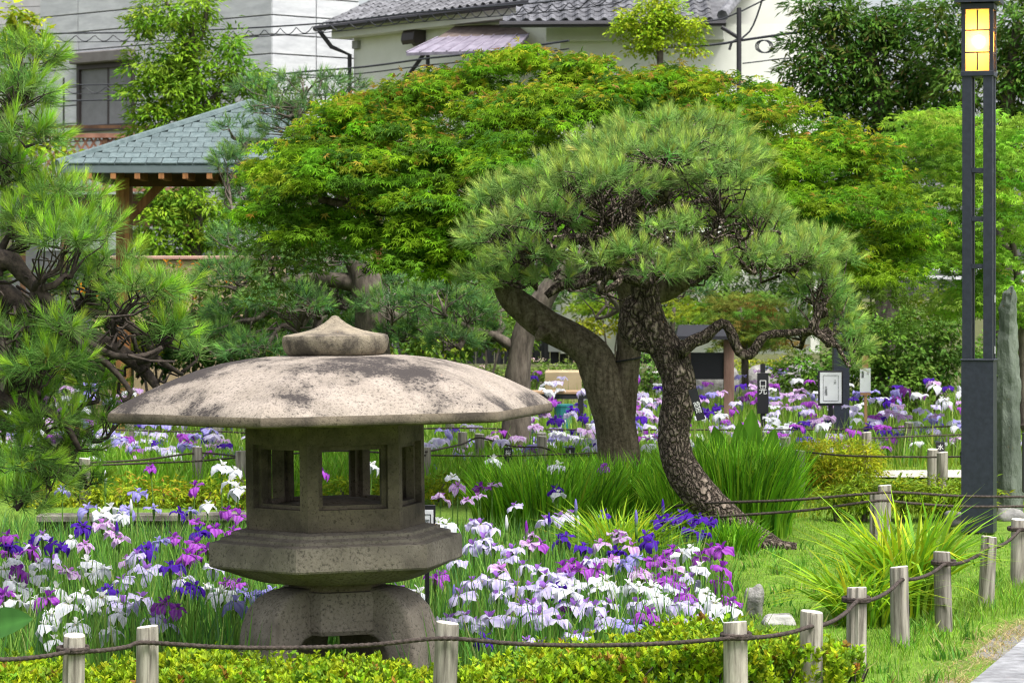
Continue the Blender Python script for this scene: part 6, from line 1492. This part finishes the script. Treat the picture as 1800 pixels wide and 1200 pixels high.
def cell(it):
    x_, y_, v_, d_, bed = it
    if bed == 'far': return 'in the far bed left of the lantern' if x_ < 460 else 'far bed around the forked trunk' if x_ < 1180 else 'far bed between pine and framed sign' if x_ < 1440 else 'far bed right of the framed sign'
    if x_ < 215: return 'near bed rear rows at the far left' if y_ < 950 else 'near bed middle rows at the far left' if y_ < 1030 else 'near bed front rows at the far left'
    if x_ < 760: return 'rear rows just left of the lantern' if y_ < 950 else 'front rows just left of the lantern'
    if x_ < 1000: return 'rear rows just right of the lantern' if y_ < 960 else 'middle rows just right of the lantern' if y_ < 1050 else 'front rows just right of the lantern'
    return 'rear rows below the pine' if y_ < 975 else 'middle rows below the pine' if y_ < 1045 else 'front rows left of the lawn'
cells = {}
for it in items: cells.setdefault((it[2], cell(it)), []).append(it)
for key, lst in cells.items():
    lst.sort(key=lambda t: t[0])
    for k, it in enumerate(lst):
        nm = VAR[key[0]][3]
        it.append(('lone %s iris bloom, %s' % (nm, key[1])) if len(lst) == 1 else '%s %s iris from left, %s' % (ORD[min(k, 19)], nm, key[1]))
def iris(x_, y_, v_, d_, bed, label):
    p = P(x_, y_, d_); gz_ = -.36 if bed == 'near' and bed_mask(np.array(p[0]), np.array(d_)) > .5 else float(ground_z(np.array(p[0]), np.array(d_)))
    if p[2] - gz_ < .2: gz_ = p[2] - .35
    h = p[2] - gz_
    o = empty('iris', (p[0], p[1], gz_), label, 'iris', 'irises in the near bed' if bed == 'near' else 'irises in the far bed')
    o.rotation_euler = (0, 0, random.random() * 6.28)
    st_ = add('stem', random.choice(STEMS), o); st_.scale = (1, 1, h / .62)
    falls, stds = PET[v_]; sc = random.uniform(.64, 1.0) * (1.0 if bed == 'near' else 1.15)
    if v_ in 'WL': sc *= 1.1
    tx, ty = random.uniform(-.3, .3), random.uniform(-.3, .3)
    nf = 3 if random.random() < .45 else 5 if random.random() < .6 else 6
    M0 = Matrix.Translation((0, 0, h)) @ Matrix.Rotation(tx, 4, 'X') @ Matrix.Rotation(ty, 4, 'Y')
    for k in range(nf):
        q = add('petal', random.choice(falls), o); a = k * 2 * math.pi / nf + random.uniform(-.2, .2)
        q.matrix_local = M0 @ Matrix.Rotation(a, 4, 'Z') @ Matrix.Rotation(random.uniform(-.35, .25), 4, 'X') @ Matrix.Rotation(random.uniform(-.25, .25), 4, 'Y') @ Matrix.Diagonal((sc * random.uniform(.85, 1.1) * (1 if nf == 3 else .9), sc * random.uniform(.85, 1.1), sc, 1))
    for k in range(3):
        q = add('standard', random.choice(stds), o); a = (k + .5) * 2 * math.pi / 3 + random.uniform(-.2, .2)
        q.matrix_local = M0 @ Matrix.Rotation(a, 4, 'Z') @ Matrix.Rotation(random.uniform(-.2, .2), 4, 'X') @ Matrix.Scale(sc * (1.15 if v_ in 'VM' else 1), 4)
    return o
# the few beyond three hundred, smallest in view, go into the joined mass
items.sort(key=lambda t: t[3]); singles = items[:300]
for it in singles: iris(*it)
# remaining far blooms joined into one mass
def mesh_arrays(me):
    V = np.empty(len(me.vertices) * 3, np.float32); me.vertices.foreach_get('co', V); c = np.empty(len(me.vertices) * 4, np.float32); me.attributes['Col'].data.foreach_get('color', c)
    q = np.empty(len(me.polygons) * 4, np.int32); me.loops.foreach_get('vertex_index', q); return V.reshape(-1, 3), q.reshape(-1, 4), c.reshape(-1, 4)[:, :3]
ARR = {k: [mesh_arrays(m) for m in PET[k][0]] for k in VAR}
pool = [(t[0], t[1], t[2], t[3]) for t in items[300:]]
for k in range(480):
    d_ = random.uniform(27.2, 40) if k % 3 else random.uniform(26.4, 29); zone = random.random()
    x_ = random.uniform(930, 1850) if zone < .72 else random.uniform(-20, 470)
    z_ = random.uniform(.10, .66) if d_ > 28.3 else random.uniform(.12, .42); pool.append((x_, HY + (CH - z_) * F / d_, random.choice('WWLLBBVMMPP'), d_))
for k in range(130):
    d_ = random.uniform(24.5, 27.8); x_ = random.uniform(90, 440) if k % 2 else random.uniform(750, 1180); z_ = random.uniform(.12, .36)
    pool.append((x_, HY + (CH - z_) * F / d_, random.choice('WLBVMPL'), d_))
Vs, Qs, Cs = [], [], []; n = 0; stems_ = []
for x_, y_, v_, d_ in pool:
    p = P(x_, y_, d_); sc = random.uniform(.95, 1.3); ph = random.random() * 6.28; nf = random.choice((3, 4, 5))
    stems_.append((p, d_))
    for k in range(nf):
        V, q, c = random.choice(ARR[v_]); Rm = np.array(Matrix.Rotation(ph + k * 6.283 / nf, 3, 'Z') @ Matrix.Rotation(random.uniform(-.3, .3), 3, 'X'))
        Vs.append((V * sc) @ Rm.T + p); Qs.append(q + n); Cs.append(c); n += len(V)
tag(part('iris_blooms', np.vstack(Vs), np.vstack(Qs), M['petal'], None, col=np.vstack(Cs), smooth=True), 'mass of small violet and white iris blooms far back in the far bed', 'irises', kind='stuff')
sb_ = np.array([p for p, _ in stems_]); b0 = sb_.copy(); b0[:, 2] = ground_z(b0[:, 0], b0[:, 1]); hs_ = sb_[:, 2] - b0[:, 2]
V, Fc, cc = blades(b0, hs_, np.full(len(b0), .005), np.full(len(b0), .010), mix_cols([(.16, .28, .05)], [1], len(b0)), 3)
tag(part('iris_stems', V, Fc, M['blade'], None, col=cc), 'thin green stems under the farthest iris blooms', 'stems', kind='stuff')
# upright buds in the near bed
BUD = {}
for v_ in 'BVMW':
    V, ps = tube([(0, 0, 0), (0, 0, .03), (.002, 0, .065), (0, .001, .095), (0, 0, .115)], [.004, .0085, .010, .007, .001], 7); col = np.where(V[:, 2:3] < .055, np.array((.17, .32, .07)), np.array(VAR[v_][0])); BUD[v_] = make_mesh('bud', V, ps, M['petal'], col, True)
k = 0
for x_, y_, v_ in ((185, 852, 'W'), (798, 1062, 'B'), (205, 945, 'V'), (965, 930, 'V'), (1012, 905, 'B'), (560, 1090, 'B'), (230, 905, 'W'), (440, 985, 'V'), (1165, 905, 'V'), (890, 935, 'W'), (925, 945, 'M'), (1118, 925, 'B')):
    d_ = float(np.interp(y_, [850, 920, 1000, 1100], [18, 15.8, 13.8, 12.6])); p = P(x_, y_, d_); gz_ = -.36
    o = empty('iris', (p[0], p[1], gz_), ['closed %s iris bud standing upright %s' % (VAR[v_][3], w_) for w_ in ('beside the golden hedge', 'right of the lantern leg', 'above the left kerb', 'left of the arching grass clump', 'inside the arching grass clump edge', 'behind the lantern leg', 'left of the concrete kerb', 'left of the lantern platform', 'at the pine foot', 'behind the lavender blooms', 'between lavender and violet blooms', 'before the arching clump')][k], 'iris', 'iris buds'); k += 1
    st_ = add('stem', random.choice(STEMS), o); st_.scale = (1, 1, (p[2] - gz_) / .62); q = add('bud', BUD[v_], o); q.location = (0, 0, p[2] - gz_ - .02)
